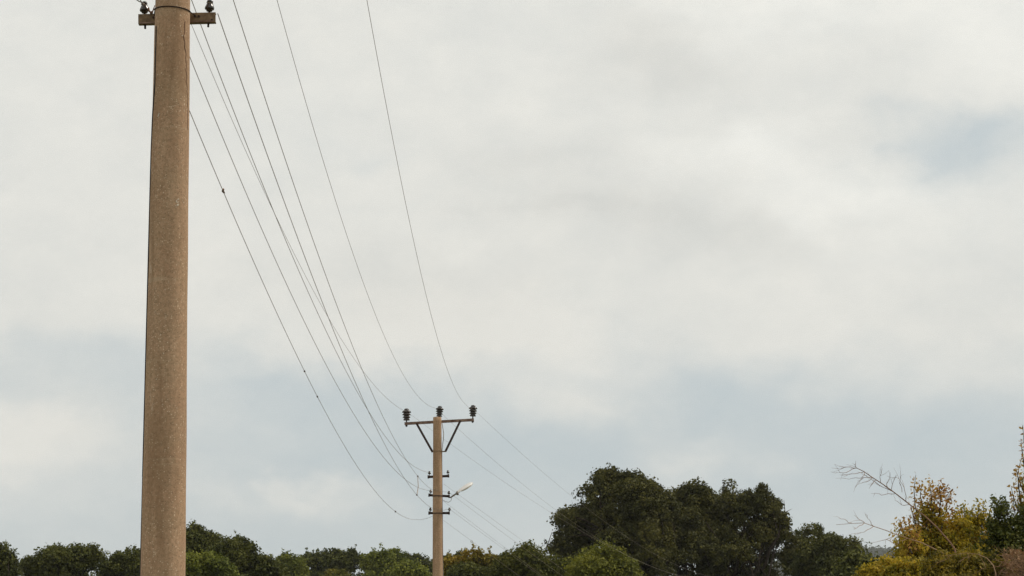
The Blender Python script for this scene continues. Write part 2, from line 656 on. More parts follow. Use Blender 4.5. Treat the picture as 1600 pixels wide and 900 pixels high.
def foliage(rng, cen, rad, per, size, flat=0.75, up=0.45, shape=LEAF4, hang=0.0, centre=None):
    """leaves in loose clumps: soft-edged, denser in the clump's middle"""
    n = len(cen)
    cnt = np.maximum(4, (per * (rad / rad.mean()) ** 2 * rng.uniform(0.6, 1.4, n)).astype(int))
    idx = np.repeat(np.arange(n), cnt)
    d = rand_dirs(rng, len(idx))
    q = rng.random(len(idx)) ** 0.45 * (1 + 0.18 * rng.normal(size=len(idx)))
    tilt = rng.normal(size=(n, 3)) * 0.25
    P = d * q[:, None]
    P = P * rng.uniform(0.8, 1.15, n)[idx][:, None] * np.array([1, 1, flat]) * rad[idx][:, None]
    P[:, 2] += (P[:, :2] * tilt[idx][:, :2]).sum(1)
    P = P + cen[idx]
    nr = d * 0.55 + np.array([0, 0, up]) + rng.normal(size=d.shape) * 0.55
    sz = size * rng.uniform(0.6, 1.35, len(idx))
    return leaf_mesh(P, nr, sz, rng, shape, hang)


def limb_path(rng, a, b, bend=0.12, n=6):
    a, b = np.array(a, float), np.array(b, float)
    L = np.linalg.norm(b - a)
    off = rng.normal(size=3) * bend * L
    off[2] = -abs(off[2]) * 0.4
    pts = []
    for i in range(n):
        t = i / (n - 1)
        p = a + (b - a) * t + off * math.sin(math.pi * t) + rng.normal(size=3) * 0.02 * L * (0 < t < 1)
        pts.append(p)
    return pts


def wood(rng, base, cen, trunk_top, r0, n_limbs, name, mat, parent, sides=7):
    mb = MB()
    tp = limb_path(rng, base, trunk_top, 0.03, 8)
    rr = [r0 * (1.25 if i == 0 else 1 - 0.55 * i / 7) for i in range(8)]
    mb.tube(tp, rr, 10)
    order = rng.permutation(len(cen))[:n_limbs]
    for i in order:
        t = rng.uniform(0.45, 1.0)
        k = min(6, int(t * 7))
        s = tp[k] + (tp[k + 1] - tp[k]) * (t * 7 - k)
        r = r0 * (1 - 0.55 * t) * rng.uniform(0.25, 0.55)
        path = limb_path(rng, s, cen[i], 0.14, 7)
        mb.tube(path, [r * (1 - 0.86 * j / 6) for j in range(7)], sides, caps=False)
        for _ in range(2):       # side branches
            j = rng.integers(2, 6)
            e = path[j] + (path[6] - path[j]) * rng.uniform(0.4, 0.9) + rng.normal(size=3) * 0.25
            mb.tube(limb_path(rng, path[j], e, 0.1, 4), [r * 0.4 * (1 - 0.8 * q / 3) for q in range(4)], 5, caps=False)
    return mb.build(name, mat, parent)


def env_px(lst, D, depth=1.0):
    """ellipsoids where the photo shows the crown's lobes, D metres away"""
    out = []
    for e in lst:
        x, y, rx, ry = e[:4]
        dd = e[4] if len(e) > 4 else 0.0
        m = px_m(y, D + dd)
        out.append((W(x, y, D + dd), np.array([rx * m, rx * m * depth, ry * m])))
    return out


def tree(name, seed, D, lobes, label, cat='tree', group=None, leafmat=OAK, n_clumps=200, per=120, clump_r=0.7,
         size=0.16, shell=(0.45, 1.0), trunk_r=0.35, n_limbs=26, low=-0.45, depth=0.9, tuft=0.06, flat=0.75, shape=LEAF4, up=0.45,
         trunk_at=None, hang=0.0, boughs=0, bough_r=1.0):
    rng = np.random.default_rng(seed)
    envs = env_px(lobes, D, depth)
    C = np.array([e[0] for e in envs])
    R = np.array([e[1] for e in envs])
    w = R[:, 0] * R[:, 2]
    cx = (C[:, 0] * w).sum() / w.sum() if trunk_at is None else W(trunk_at, 880, D)[0]
    cy = (C[:, 1] * w).sum() / w.sum()
    g = float(ground_h(cx, cy)) - 0.05
    root = thing(name, (cx, cy, g), label, cat, group)
    if boughs:
        bc = clump_centres(rng, envs, boughs, shell, low, tuft)
        br = bough_r * rng.uniform(0.55, 1.35, boughs)
        own = rng.choice(boughs, n_clumps, p=br ** 2 / (br ** 2).sum())
        d = rand_dirs(rng, n_clumps)
        d[:, 2] = np.where(d[:, 2] < -0.15, -d[:, 2] * rng.choice([1, 1, 1, -1], n_clumps), d[:, 2])
        cen = bc[own] + d * (br[own] * rng.uniform(0.72, 1.08, n_clumps))[:, None] * np.array([1, 1, 0.8])
        q = (((cen[:, None] - C[None]) / (R[None] + np.array([0.05, 0.05, 0.05]))) ** 2).sum(2).min(1)
        ok = q < rng.uniform(0.80, 1.10, len(q)) ** 2
        share = np.bincount(own, ok, boughs) / np.maximum(np.bincount(own, minlength=boughs), 1)
        cen = cen[ok & (share[own] > 0.34)]
    else:
        bc = None
        cen = clump_centres(rng, envs, n_clumps, shell, low, tuft)
    rad = clump_r * rng.uniform(0.55, 1.35, len(cen))
    V, F = foliage(rng, cen, rad, per, size, flat, up, shape, hang)
    if boughs:                             # leafy sprigs that break up the crown's outline
        m = max(40, len(cen) // 9)
        pick = cen[rng.integers(0, len(cen), m)]
        near = (((pick[:, None] - C[None]) / R[None]) ** 2).sum(2).argmin(1)
        d = unit(unit(pick - C[near]) + np.array([0, 0, 0.45]) + rng.normal(size=(m, 3)) * 0.45)
        step = size * rng.uniform(0.5, 1.15, m)
        sc = np.concatenate([pick + d * (step * k)[:, None] + rng.normal(size=(m, 3)) * size * 0.3 for k in range(1, 5)])
        sr = np.concatenate([size * rng.uniform(0.75, 1.25, m) * (1.25 - 0.13 * k) for k in range(1, 5)])
        V2, F2 = foliage(rng, sc, sr, 12, size * 0.8, 0.9, up, shape, hang)
        F = np.vstack([F, F2 + len(V)])
        V = np.vstack([V, V2])
    np_mesh('crown', V, F, leafmat, root)
    tz = (C[:, 2] * w).sum() / w.sum()
    wood(rng, (cx, cy, g - 0.1), cen if bc is None else np.vstack([bc, cen[:n_limbs]]), (cx + rng.normal() * 0.3, cy, tz + 0.2 * R[:, 2].max()), trunk_r, n_limbs, 'trunk', M['bark'], root)
    return root


# ---- the two big oaks and what stands round them
tree('oak_tree', 11, 136, [(972, 800, 66, 66), (925, 806, 32, 48, 3), (1000, 782, 34, 44, -2), (1040, 820, 24, 40, 1), (1020, 790, 22, 34, 1), (884, 830, 26, 32, -1), (868, 866, 30, 38), (896, 822, 26, 36, 1), (915, 850, 30, 40, 2),
                           (900, 880, 50, 50), (975, 880, 80, 60, -2), (1030, 830, 34, 60, 2), (1015, 900, 70, 70), (940, 940, 80, 60), (955, 760, 36, 26, 1)],
     'tall dark oak rising behind the rounded light green tree, lacy gaps in its crown', leafmat=OAK,
     n_clumps=2300, per=80, clump_r=0.34, size=0.118, trunk_r=0.5, n_limbs=90, tuft=0.12, boughs=150, bough_r=0.75, shell=(0.15, 0.92))
tree('oak_tree', 12, 140, [(1062, 806, 22, 46, 1), (1085, 800, 44, 56), (1130, 806, 50, 50, 2), (1174, 802, 38, 48, -1), (1206, 832, 28, 52), (1110, 870, 70, 60, -2),
                           (1180, 880, 54, 56), (1140, 940, 85, 60), (1068, 850, 34, 60, -2), (1222, 802, 18, 26, 1), (1222, 850, 20, 40)],
     'broad dark oak with a ragged twiggy edge facing the autumn shrubs', leafmat=OAK,
     n_clumps=2250, per=80, clump_r=0.34, size=0.118, trunk_r=0.5, n_limbs=90, tuft=0.12, boughs=150, bough_r=0.75, shell=(0.15, 0.92))
tree('oak_tree', 13, 152, [(1283, 850, 34, 30), (1262, 856, 26, 28, 2), (1322, 856, 20, 24), (1290, 890, 60, 40), (1335, 896, 40, 34), (1250, 890, 34, 40, 2), (1290, 950, 70, 50)],
     'smaller dark oak with a rounded top, between the broad ragged oak and the autumn shrubs', leafmat=OAK2,
     n_clumps=1250, per=76, clump_r=0.34, size=0.125, trunk_r=0.3, n_limbs=50, boughs=58, bough_r=0.78, shell=(0.15, 0.92))
tree('leafy_tree', 14, 128, [(1340, 894, 28, 26), (1362, 902, 24, 22), (1330, 935, 50, 40)],
     'low dark tree at the foot of the far hill, just left of the yellow shrubs', leafmat=FAR1,
     n_clumps=150, per=95, clump_r=0.5, size=0.17, trunk_r=0.2, n_limbs=18)
tree('rounded_tree', 15, 108, [(942, 899, 48, 42), (918, 906, 28, 34, -1), (966, 906, 27, 36), (942, 960, 60, 60)],
     'rounded light green tree standing in front of the tall dark oak', leafmat=BUSH,
     n_clumps=420, per=130, clump_r=0.34, size=0.095, trunk_r=0.16, n_limbs=40, shell=(0.6, 1.0), tuft=0.06, flat=0.9, up=0.6)
tree('rounded_tree', 16, 116, [(822, 896, 46, 38), (792, 906, 26, 30), (826, 880, 24, 22, 1), (815, 950, 60, 50)],
     'dense green tree with a yellowish rim, crossed by the lower wires', leafmat=BUSH_D,
     n_clumps=330, per=130, clump_r=0.36, size=0.10, trunk_r=0.16, n_limbs=36, shell=(0.55, 1.0), tuft=0.08, flat=0.85)
tree('rounded_tree', 17, 120, [(864, 896, 28, 24), (860, 930, 36, 40)],
     'small green tree squeezed between the dense yellow-rimmed tree and the tall dark oak', leafmat=BUSH_D,
     n_clumps=130, per=130, clump_r=0.36, size=0.10, trunk_r=0.12, n_limbs=16, shell=(0.55, 1.0))

# ---- trees left of the near pole
LG = 'trees left of the near pole'
tree('leafy_tree', 21, 150, [(2, 884, 26, 34), (-14, 890, 30, 30), (14, 898, 12, 20), (0, 940, 40, 40)], 'lacy dark tree cut off by the left edge of the picture',
     group=LG, leafmat=FAR1, n_clumps=640, per=72, clump_r=0.36, size=0.130, trunk_r=0.25, n_limbs=34, boughs=36, bough_r=0.68, shell=(0.12, 0.92))
tree('leafy_tree', 22, 152, [(92, 882, 38, 30), (60, 893, 24, 23), (128, 886, 26, 26), (131, 868, 12, 14), (152, 880, 12, 16), (90, 930, 70, 40), (48, 908, 18, 22)],
     'dark bumpy tree standing alone against the sky left of the near pole', group=LG, leafmat=FAR1, n_clumps=1250, per=72, clump_r=0.36, size=0.130, trunk_r=0.3, n_limbs=44, boughs=64, bough_r=0.72, shell=(0.12, 0.92))
tree('leafy_tree', 23, 156, [(208, 884, 30, 28), (180, 894, 22, 26), (236, 888, 30, 26), (205, 930, 50, 40)], 'dark tree half hidden behind the left side of the near pole',
     group=LG, leafmat=FAR1, n_clumps=1050, per=72, clump_r=0.36, size=0.130, trunk_r=0.25, n_limbs=40, boughs=52, bough_r=0.74, shell=(0.12, 0.92))
RG = 'trees right of the near pole'
tree('leafy_tree', 24, 150, [(298, 858, 26, 36), (326, 866, 24, 30), (268, 880, 30, 34), (310, 900, 50, 46)], 'tallest dark tree touching the right side of the near pole',
     group=RG, leafmat=FAR1, n_clumps=1050, per=72, clump_r=0.36, size=0.130, trunk_r=0.3, n_limbs=40, boughs=52, bough_r=0.74, shell=(0.12, 0.92))
tree('leafy_tree', 25, 146, [(372, 872, 34, 28), (348, 880, 24, 28), (400, 890, 28, 26), (374, 850, 12, 12), (375, 930, 60, 46), (424, 900, 18, 20)],
     'dark tree sloping down towards the far tree row, right of the near pole', group=RG, leafmat=FAR1, n_clumps=1250, per=72, clump_r=0.36, size=0.130, trunk_r=0.3, n_limbs=44, boughs=64, bough_r=0.72, shell=(0.12, 0.92))
tree('leafy_tree', 26, 132, [(316, 892, 30, 28), (290, 898, 26, 26), (346, 898, 20, 22), (312, 940, 50, 40)], 'lighter green low tree in front of the tall trees beside the near pole',
     group=RG, leafmat=FAR2, n_clumps=900, per=72, clump_r=0.32, size=0.115, trunk_r=0.2, n_limbs=30, boughs=46, bough_r=0.62, shell=(0.12, 0.92))

# ---- far row between the poles
FG = 'far row of trees between the two poles'
ROW = [  # lobes, D, leaf, label
    ([(452, 884, 24, 17), (436, 890, 16, 18), (462, 892, 18, 18), (450, 920, 34, 30)], 235, FAR2, 'mid green tree at the left end of the far row'),
    ([(484, 882, 24, 20), (504, 884, 18, 22), (488, 920, 34, 30)], 248, FAR1, 'dull green double-topped tree, second from the left end of the far row'),
    ([(524, 880, 18, 20), (545, 878, 20, 22), (560, 884, 12, 20), (540, 920, 34, 30)], 240, FAR1, 'dark green tree with the highest top in the left half of the far row'),
    ([(584, 882, 18, 22), (600, 884, 16, 22), (592, 920, 34, 34)], 228, FAR2, 'lightest green tree of the far row, midway between the two poles'),
    ([(616, 880, 14, 22), (628, 888, 16, 18), (618, 920, 28, 34)], 238, FAR2, 'green tree with a pointed top in the right half of the far row'),
    ([(644, 882, 16, 20), (664, 884, 16, 20), (655, 920, 34, 30)], 250, FAR1, 'dull green tree reaching the left side of the far pole'),
    ([(696, 888, 22, 18), (718, 880, 14, 15), (704, 920, 30, 30)], 255, FAR1, 'small dark tree just right of the far pole'),
    ([(782, 882, 20, 15), (764, 886, 14, 16), (775, 920, 32, 30)], 262, FAR1, 'small dark tree peeping out right of the yellow tree'),
]
for i, (lobes, D, lm, lab) in enumerate(ROW):
    tree('leafy_tree', 40 + i, D, lobes, lab, group=FG, leafmat=lm, n_clumps=800, per=40, clump_r=0.36, size=0.19, trunk_r=0.25, n_limbs=26, tuft=0.0, boughs=42, bough_r=0.72, shell=(0.12, 0.92))
tree('rounded_tree', 51, 200, [(528, 905, 18, 14), (528, 930, 24, 24)], 'low yellowish green bush at the foot of the far row', 'bush', leafmat=YELGRN, n_clumps=60, per=80, clump_r=0.45, size=0.17,
     trunk_r=0.1, n_limbs=8)
tree('rounded_tree', 52, 190, [(640, 898, 26, 18), (630, 930, 34, 30)], 'low round green bush just left of the far pole', 'bush', leafmat=FAR2, n_clumps=120, per=80, clump_r=0.45, size=0.17, trunk_r=0.12, n_limbs=12)
tree('yellow_tree', 53, 165, [(748, 882, 24, 20), (768, 890, 18, 24), (714, 890, 24, 18), (733, 876, 14, 14), (745, 930, 46, 40)],
     'yellow tree turning autumn colours just right of the far pole', leafmat=YELLOW, n_clumps=560, per=44, clump_r=0.32, size=0.16, trunk_r=0.16, n_limbs=30, boughs=44, bough_r=0.6, shell=(0.12, 0.92))
tree('rounded_tree', 54, 140, [(738, 898, 26, 16), (720, 904, 16, 14), (735, 930, 36, 30)], 'dark green low bush in front of the yellow tree', 'bush', leafmat=FAR1, n_clumps=140, per=80, clump_r=0.36, size=0.15,
     trunk_r=0.12, n_limbs=14)


def build_backwood():
    rng = np.random.default_rng(78)
    n = 900
    x = rng.uniform(-75, 38, n)
    y = 335 + rng.normal(size=n) * 6
    top = W(800, 902, 335)[2] + 1.2 * np.sin(x * 0.31) + 0.9 * np.sin(x * 0.83 + 1)
    z = 13 + (top - 13) * rng.random(n) ** 0.6
    cen = np.stack([x, y, z], 1)
    V, F = foliage(rng, cen, rng.uniform(0.8, 1.4, n), 60, 0.42, 0.9)
    o = np_mesh('woods', V, F, FAR1, None)
    tag(o, 'dark wood filling the low gaps behind the rows of single trees', 'woods', kind='stuff')


build_backwood()


def build_ridge():
    rng = np.random.default_rng(77)
    sel = HILL_V[(HILL_V[:, 2] > 110) & (HILL_V[:, 1] < HILL_C[1] + 260)]
    cen = sel[rng.integers(0, len(sel), 1500)] + rng.normal(size=(1500, 3)) * np.array([14, 14, 1.0])
    crest = sel[sel[:, 2] > HILL_C[2] - 24]
    cen = np.vstack([cen, crest[rng.integers(0, len(crest), 1100)] + rng.normal(size=(1100, 3)) * np.array([16, 16, 1.0])])
    cen[:, 2] += 3.0
    rad = rng.uniform(5, 13, len(cen))
    V, F = foliage(rng, cen, rad, 150, 2.6, 0.9)
    o = np_mesh('woods', V, F, RIDGE, None)
    tag(o, 'bluish wooded ridge far off, seen low between the dark oaks and the yellow shrubs', 'woods', kind='stuff')


build_ridge()


# ------------------------------------------------------------------ shrubs on the right bank
def shrub(name, seed, D, lobes, label, leafmat, n_clumps, per, clump_r, size, shoots=(), base_x=None, n_stems=14, shoot_leaf=60, shoot_size=None,
          cat='shrub', second=None, shape=LEAF6, stem_mat='bark', hang=0.6, tuft=0.10, shell=(0.35, 1.0), flat=0.85):
    """stems fanning from one base, leafy sprays, and single shoots with leaves strung along them"""
    rng = np.random.default_rng(seed)
    envs = env_px(lobes, D, 0.8)
    C = np.array([e[0] for e in envs])
    bx = C[:, 0].mean() if base_x is None else W(base_x, 880, D)[0]
    g = float(ground_h(bx, D)) - 0.05
    base = np.array([bx, D, g])
    root = thing(name, base, label, cat)
    cen = clump_centres(rng, envs, n_clumps, shell, -0.7, tuft)
    rad = clump_r * rng.uniform(0.6, 1.35, len(cen))
    V, F = foliage(rng, cen, rad, per * 1.7, size, flat, 0.3, shape, hang)
    mb = MB()
    for i in rng.permutation(len(cen))[:n_stems]:
        p = limb_path(rng, base + rng.normal(size=3) * np.array([0.12, 0.12, 0]), cen[i], 0.08, 7)
        r = rng.uniform(0.014, 0.030)
        mb.tube(p, [r * (1 - 0.8 * j / 6) for j in range(7)], 6, caps=False)
    for i in rng.permutation(len(cen))[:n_stems * 3]:
        e = cen[i] + rng.normal(size=3) * clump_r
        s = cen[i] + (base - cen[i]) * rng.uniform(0.08, 0.22)
        mb.tube(limb_path(rng, s, e, 0.1, 4), [0.007, 0.006, 0.004, 0.002], 5, caps=False)
    extraP = []
    for sh in shoots:                      # (points, leaves)
        pts = [W(x, y, D + rng.uniform(-0.25, 0.25)) for x, y in sh[0]]
        m = len(pts)
        mb.tube(pts, [0.011 * (1 - 0.8 * j / (m - 1)) + 0.0012 for j in range(m)], 5, caps=False)
        pa = np.array(pts)
        for _ in range(int(sh[1] * 2.0)):
            t = rng.uniform(0.05, 1.0) * (m - 1)
            k = min(m - 2, int(t))
            p = pa[k] + (pa[k + 1] - pa[k]) * (t - k)
            extraP.append(p + rng.normal(size=3) * sh[2])
    o = np_mesh('foliage', V, F, leafmat, root)
    if extraP:
        P = np.array(extraP)
        V2, F2 = leaf_mesh(P, rng.normal(size=P.shape) + np.array([0, -0.5, 0.3]), (shoot_size or size) * rng.uniform(0.7, 1.3, len(P)), rng, shape, hang)
        np_mesh('shoot_leaves', V2, F2, second or leafmat, root)
    mb.build('stems', M[stem_mat], root)
    return root


DB = 40.0
shrub('autumn_shrub', 61, DB, [(1466, 836, 34, 40), (1482, 816, 20, 26), (1455, 812, 16, 22), (1440, 860, 44, 34), (1490, 850, 36, 40), (1450, 900, 60, 40), (1505, 890, 40, 50), (1470, 940, 80, 60)],
      'tall yellow and brown shrub behind the long bare branch', AUT, 250, 50, 0.15, 0.046,
      shoots=[(((1450, 830), (1444, 800), (1438, 775), (1440, 756)), 50, 0.055), (((1455, 830), (1456, 800), (1455, 775), (1452, 752)), 60, 0.065),
              (((1462, 830), (1468, 800), (1470, 776), (1466, 756)), 60, 0.065), (((1470, 830), (1478, 800), (1481, 778), (1484, 772)), 55, 0.06),
              (((1442, 850), (1434, 815), (1430, 790), (1428, 765), (1431, 742)), 36, 0.05), (((1480, 830), (1490, 806), (1496, 800)), 40, 0.06),
              (((1440, 840), (1428, 812), (1424, 795)), 26, 0.05), (((1458, 800), (1462, 775), (1474, 762)), 50, 0.06)],
      base_x=1465, second=AUT_BR, n_stems=22)
shrub('autumn_shrub', 62, DB - 1.5, [(1424, 858, 14, 24), (1428, 880, 26, 22), (1420, 905, 30, 26)],
      'reddish brown leafy shrub spray pointing up left below the long bare branch', AUT, 55, 38, 0.11, 0.044,
      shoots=[(((1425, 865), (1416, 845), (1410, 825), (1405, 812)), 42, 0.045), (((1428, 865), (1424, 845), (1420, 826), (1421, 818)), 42, 0.05),
              (((1432, 860), (1433, 842), (1432, 826)), 30, 0.045)], second=AUT_BR, n_stems=8)
shrub('autumn_shrub', 63, DB + 1.5, [(1528, 846, 24, 36), (1510, 830, 16, 24), (1545, 868, 34, 38), (1500, 868, 26, 30), (1530, 920, 50, 50)],
      'sparse yellow-green shrub between the tall yellow shrub and the dark green shrub', AUT, 175, 46, 0.13, 0.046,
      shoots=[(((1512, 830), (1507, 805), (1505, 790)), 40, 0.055), (((1525, 830), (1528, 805), (1530, 786)), 60, 0.06), (((1540, 835), (1544, 812), (1546, 798)), 34, 0.05),
              (((1520, 830), (1519, 805), (1518, 795)), 30, 0.05), (((1532, 830), (1537, 800), (1536, 785)), 34, 0.05)], second=AUT, n_stems=12)
shrub('green_shrub', 64, DB - 1.0, [(1564, 816, 13, 28), (1582, 824, 20, 30), (1560, 840, 18, 24), (1602, 834, 26, 38), (1585, 872, 44, 30)],
      'dark green shrub at the right edge of the picture', DKGRN, 125, 52, 0.13, 0.046,
      shoots=[(((1560, 810), (1557, 792), (1556, 781)), 34, 0.04), (((1574, 805), (1573, 790), (1572, 780)), 34, 0.04), (((1566, 805), (1564, 794), (1563, 786)), 24, 0.04)],
      base_x=1590, n_stems=14, hang=-0.4)
shrub('slender_sapling', 65, DB + 0.5, [(1594, 786, 9, 14), (1585, 794, 10, 12), (1608, 752, 8, 26), (1604, 796, 14, 16)],
      'thin tall sapling with sparse brownish leaves at the right edge', AUT, 24, 14, 0.08, 0.048,
      shoots=[(((1606, 800), (1604, 750), (1601, 705), (1598, 664)), 9, 0.035), (((1598, 800), (1592, 765), (1590, 740), (1596, 715)), 26, 0.045),
              (((1592, 800), (1584, 778), (1580, 762)), 26, 0.05), (((1602, 740), (1597, 705), (1595, 686)), 12, 0.04), (((1600, 770), (1592, 750), (1588, 735)), 16, 0.045)],
      base_x=1606, second=AUT_BR, n_stems=6, cat='sapling')
shrub('autumn_shrub', 66, DB - 4, [(1390, 898, 34, 20), (1372, 908, 28, 18), (1415, 898, 26, 22), (1360, 915, 20, 14), (1390, 940, 60, 40)],
      'low golden yellow shrub in front of the wooded far ridge', AUT, 170, 55, 0.11, 0.042,
      shoots=[(((1358, 905), (1352, 893), (1349, 885)), 30, 0.03), (((1385, 890), (1382, 880), (1380, 874)), 24, 0.03)], n_stems=12, shell=(0.4, 1.0))
shrub('autumn_shrub', 67, DB - 3, [(1455, 893, 46, 24), (1500, 890, 36, 24), (1540, 892, 34, 22), (1480, 930, 80, 40)],
      'dense olive shrub at the bottom under the two bare branches', AUT_GR, 260, 60, 0.12, 0.042, n_stems=14, shell=(0.4, 1.0))
shrub('autumn_shrub', 68, DB + 2.5, [(1475, 862, 40, 26), (1510, 868, 36, 26), (1550, 866, 26, 30), (1500, 920, 70, 44)],
      'dull olive shrub filling the gap behind the tall yellow shrub', AUT_GR, 200, 55, 0.13, 0.044, n_stems=14, shell=(0.4, 1.0))


def bare(name, seed, D, main, twigs, label, r0, r1, mat, cat, part_name='twig', fan=0):
    rng = np.random.default_rng(seed)
    pts = [W(x, y, D + q * 0.12) for q, (x, y) in enumerate(main)]
    g = W(main[0][0], main[0][1], D)
    gz = float(ground_h(g[0] + 0.6, D)) - 0.05
    base = np.array([g[0] + 0.6, D, gz])
    root = thing(name, base, label, cat)
    mb = MB()
    full = limb_path(rng, base, pts[0], 0.05, 6)[:-1] + pts
    m = len(full)
    rr = [r0 * 1.3 - (r0 * 0.3) * min(1, j / 5) if j < 6 else r0 - (r0 - r1) * (j - 5) / (m - 6) for j in range(m)]
    mb.tube(full, rr, 8)
    mb.build('branch', mat, root)
    tw = MB()
    for t in twigs:
        q = [W(x, y, D + 0.12 * min(len(main), 4) + rng.uniform(-0.15, 0.15) * i) for i, (x, y) in enumerate(t)]
        # start on the branch itself
        pa = np.array(pts)
        k = np.argmin(((proj(pa) - np.array(t[0])) ** 2).sum(1))
        q[0] = pa[k] if ((proj(pa[k]) - np.array(t[0])) ** 2).sum() < 30 else W(t[0][0], t[0][1], pa[k][1])
        dens = []
        for i in range(len(q) - 1):
            for u in (0, 0.34, 0.67):
                dens.append(q[i] + (q[i + 1] - q[i]) * u + rng.normal(size=3) * 0.006)
        dens.append(q[-1])
        n = len(dens)
        tw.tube(dens, [0.0046 - 0.0033 * j / (n - 1) for j in range(n)], 5, caps=False)
        for _ in range(fan):
            i = rng.integers(1, n - 1)
            d = (dens[-1] - dens[0])
            L = np.linalg.norm(d)
            e = dens[i] + d / L * rng.uniform(0.06, 0.20) + rng.normal(size=3) * 0.07
            tw.tube([dens[i], (dens[i] + e) / 2 + rng.normal(size=3) * 0.01, e], [0.0022, 0.0017, 0.0008], 4, caps=False)
    tw.build(part_name, mat, root)
    return root


bare('bare_branch', 71, 38.0, [(1492, 858), (1485, 848), (1465, 825), (1447, 808), (1430, 795), (1416, 784), (1398, 770), (1380, 757), (1363, 746), (1350, 737), (1338, 731)],
     [[(1338, 731), (1325, 730), (1310, 732), (1299, 731)], [(1340, 732), (1322, 738), (1308, 739), (1298, 737)], [(1345, 735), (1330, 741), (1314, 743)],
      [(1350, 737), (1346, 750), (1336, 761)], [(1363, 746), (1356, 752), (1340, 757)], [(1368, 750), (1362, 758), (1358, 764)], [(1338, 731), (1336, 726), (1337, 720)],
      [(1375, 753), (1376, 744), (1379, 732)], [(1385, 760), (1388, 748), (1391, 738)], [(1417, 784), (1413, 762), (1404, 748), (1400, 745)], [(1410, 768), (1406, 755), (1407, 744)],
      [(1398, 770), (1382, 774), (1370, 771), (1361, 771)], [(1424, 790), (1408, 788), (1399, 781), (1396, 774)], [(1398, 770), (1372, 756), (1352, 743), (1340, 737)],
      [(1363, 746), (1350, 745), (1330, 748), (1318, 747)], [(1392, 766), (1396, 752), (1400, 742)]],
     'long bare reddish branch arching up left out of the autumn shrubs', 0.0125, 0.0045, M['twig'], 'branch', fan=3)
bare('bare_branch', 72, 37.0, [(1500, 884), (1480, 868), (1465, 860), (1440, 848), (1418, 841), (1400, 835), (1385, 829), (1364, 822), (1350, 817), (1330, 818), (1306, 820)],
     [[(1350, 817), (1342, 811), (1334, 805)], [(1363, 821), (1358, 812), (1354, 803)], [(1362, 822), (1350, 831), (1336, 835)], [(1330, 818), (1320, 813), (1311, 810)],
      [(1400, 835), (1390, 841), (1370, 847), (1360, 848)], [(1418, 841), (1408, 846), (1399, 852)], [(1385, 842), (1398, 849), (1404, 850)], [(1350, 817), (1340, 824), (1334, 828)]],
     'lower thin bare branch reaching left in front of the autumn shrubs', 0.0085, 0.0025, M['dry_twig'], 'branch', fan=2)
bare('bare_branch', 73, 35.8, [(1556, 896), (1552, 883), (1542, 872), (1528, 866), (1511, 864), (1487, 867), (1470, 869)],
     [[(1542, 885), (1534, 890), (1524, 896), (1516, 900)], [(1511, 864), (1516, 874), (1510, 880)], [(1528, 866), (1536, 877), (1538, 884)], [(1487, 867), (1478, 874), (1470, 876)],
      [(1522, 866), (1508, 872), (1500, 878)]],
     'thin dry bramble cane arching low over the olive shrub', 0.0055, 0.002, M['dry_twig'], 'cane', fan=2)


def dry_bush():
    rng = np.random.default_rng(74)
    D = 36.5
    c = W(1590, 884, D)
    g = float(ground_h(c[0], D)) - 0.05
    root = thing('dry_bush', (c[0], D, g), 'reddish brown dry twiggy bush in the bottom right corner', 'bush')
    mb = MB()
    base = np.array([c[0], D, g])
    for i in range(34):
        e = W(rng.uniform(1568, 1625), rng.uniform(868, 905), D + rng.normal() * 0.3)
        p = limb_path(rng, base + rng.normal(size=3) * np.array([0.1, 0.1, 0]), e, 0.08, 7)
        r = rng.uniform(0.004, 0.009)
        mb.tube(p, [r * (1 - 0.75 * j / 6) for j in range(7)], 5, caps=False)
    for i in range(420):                      # tangle of fine side twigs
        a = W(rng.uniform(1566, 1625), rng.uniform(862, 915), D + rng.normal() * 0.3)
        d = rand_dirs(rng, 1)[0] * np.array([1, 0.6, 0.7]) * rng.uniform(0.10, 0.28)
        p = limb_path(rng, a, a + d, 0.22, 5)
        mb.tube(p, [0.0040, 0.0036, 0.0030, 0.0022, 0.0010], 4, caps=False)
    mb.build('twig', M['dry_red'], root)
    P = []
    for _ in range(260):
        P.append(W(rng.uniform(1566, 1620), rng.uniform(858, 910), D + rng.normal() * 0.3))
    P = np.array(P)
    V, F = leaf_mesh(P, rng.normal(size=P.shape), 0.045 * rng.uniform(0.6, 1.3, len(P)), rng, LEAF6, 0.5)
    np_mesh('dead_leaves', V, F, AUT_DRY, root)


M['dry_red'] = mat_simple('dry_red_twig', (0.25, 0.150, 0.085), 0.9, 0, 0.3, 6, 0.2)
AUT_DRY = mat_leaf('dead_leaf', [(0.10, 0.05, 0.025), (0.22, 0.115, 0.06), (0.36, 0.22, 0.12)], 0.15, 2.0)
dry_bush()

# ------------------------------------------------------------------ poles
LV_INS = [(0.010, 0.0), (0.021, 0.0), (0.024, 0.006), (0.025, 0.012), (0.034, 0.014), (0.0375, 0.022), (0.0365, 0.030), (0.032, 0.040), (0.0275, 0.050), (0.025, 0.056),
          (0.021, 0.060), (0.021, 0.064), (0.0245, 0.068), (0.0245, 0.077), (0.020, 0.085), (0.011, 0.090), (0.003, 0.091)]
HV_INS = [(0.030, 0.0), (0.074, 0.004), (0.078, 0.018), (0.060, 0.040), (0.056, 0.056), (0.088, 0.064), (0.090, 0.078), (0.064, 0.102), (0.060, 0.118),
          (0.096, 0.126), (0.098, 0.142), (0.070, 0.164), (0.068, 0.176), (0.104, 0.184), (0.106, 0.200), (0.088, 0.222), (0.060, 0.238), (0.054, 0.246),
          (0.060, 0.254), (0.052, 0.268), (0.030, 0.278), (0.004, 0.281)]


def scaled(prof, k, h=None):
    return [(r * k, z * (h or k)) for r, z in prof]


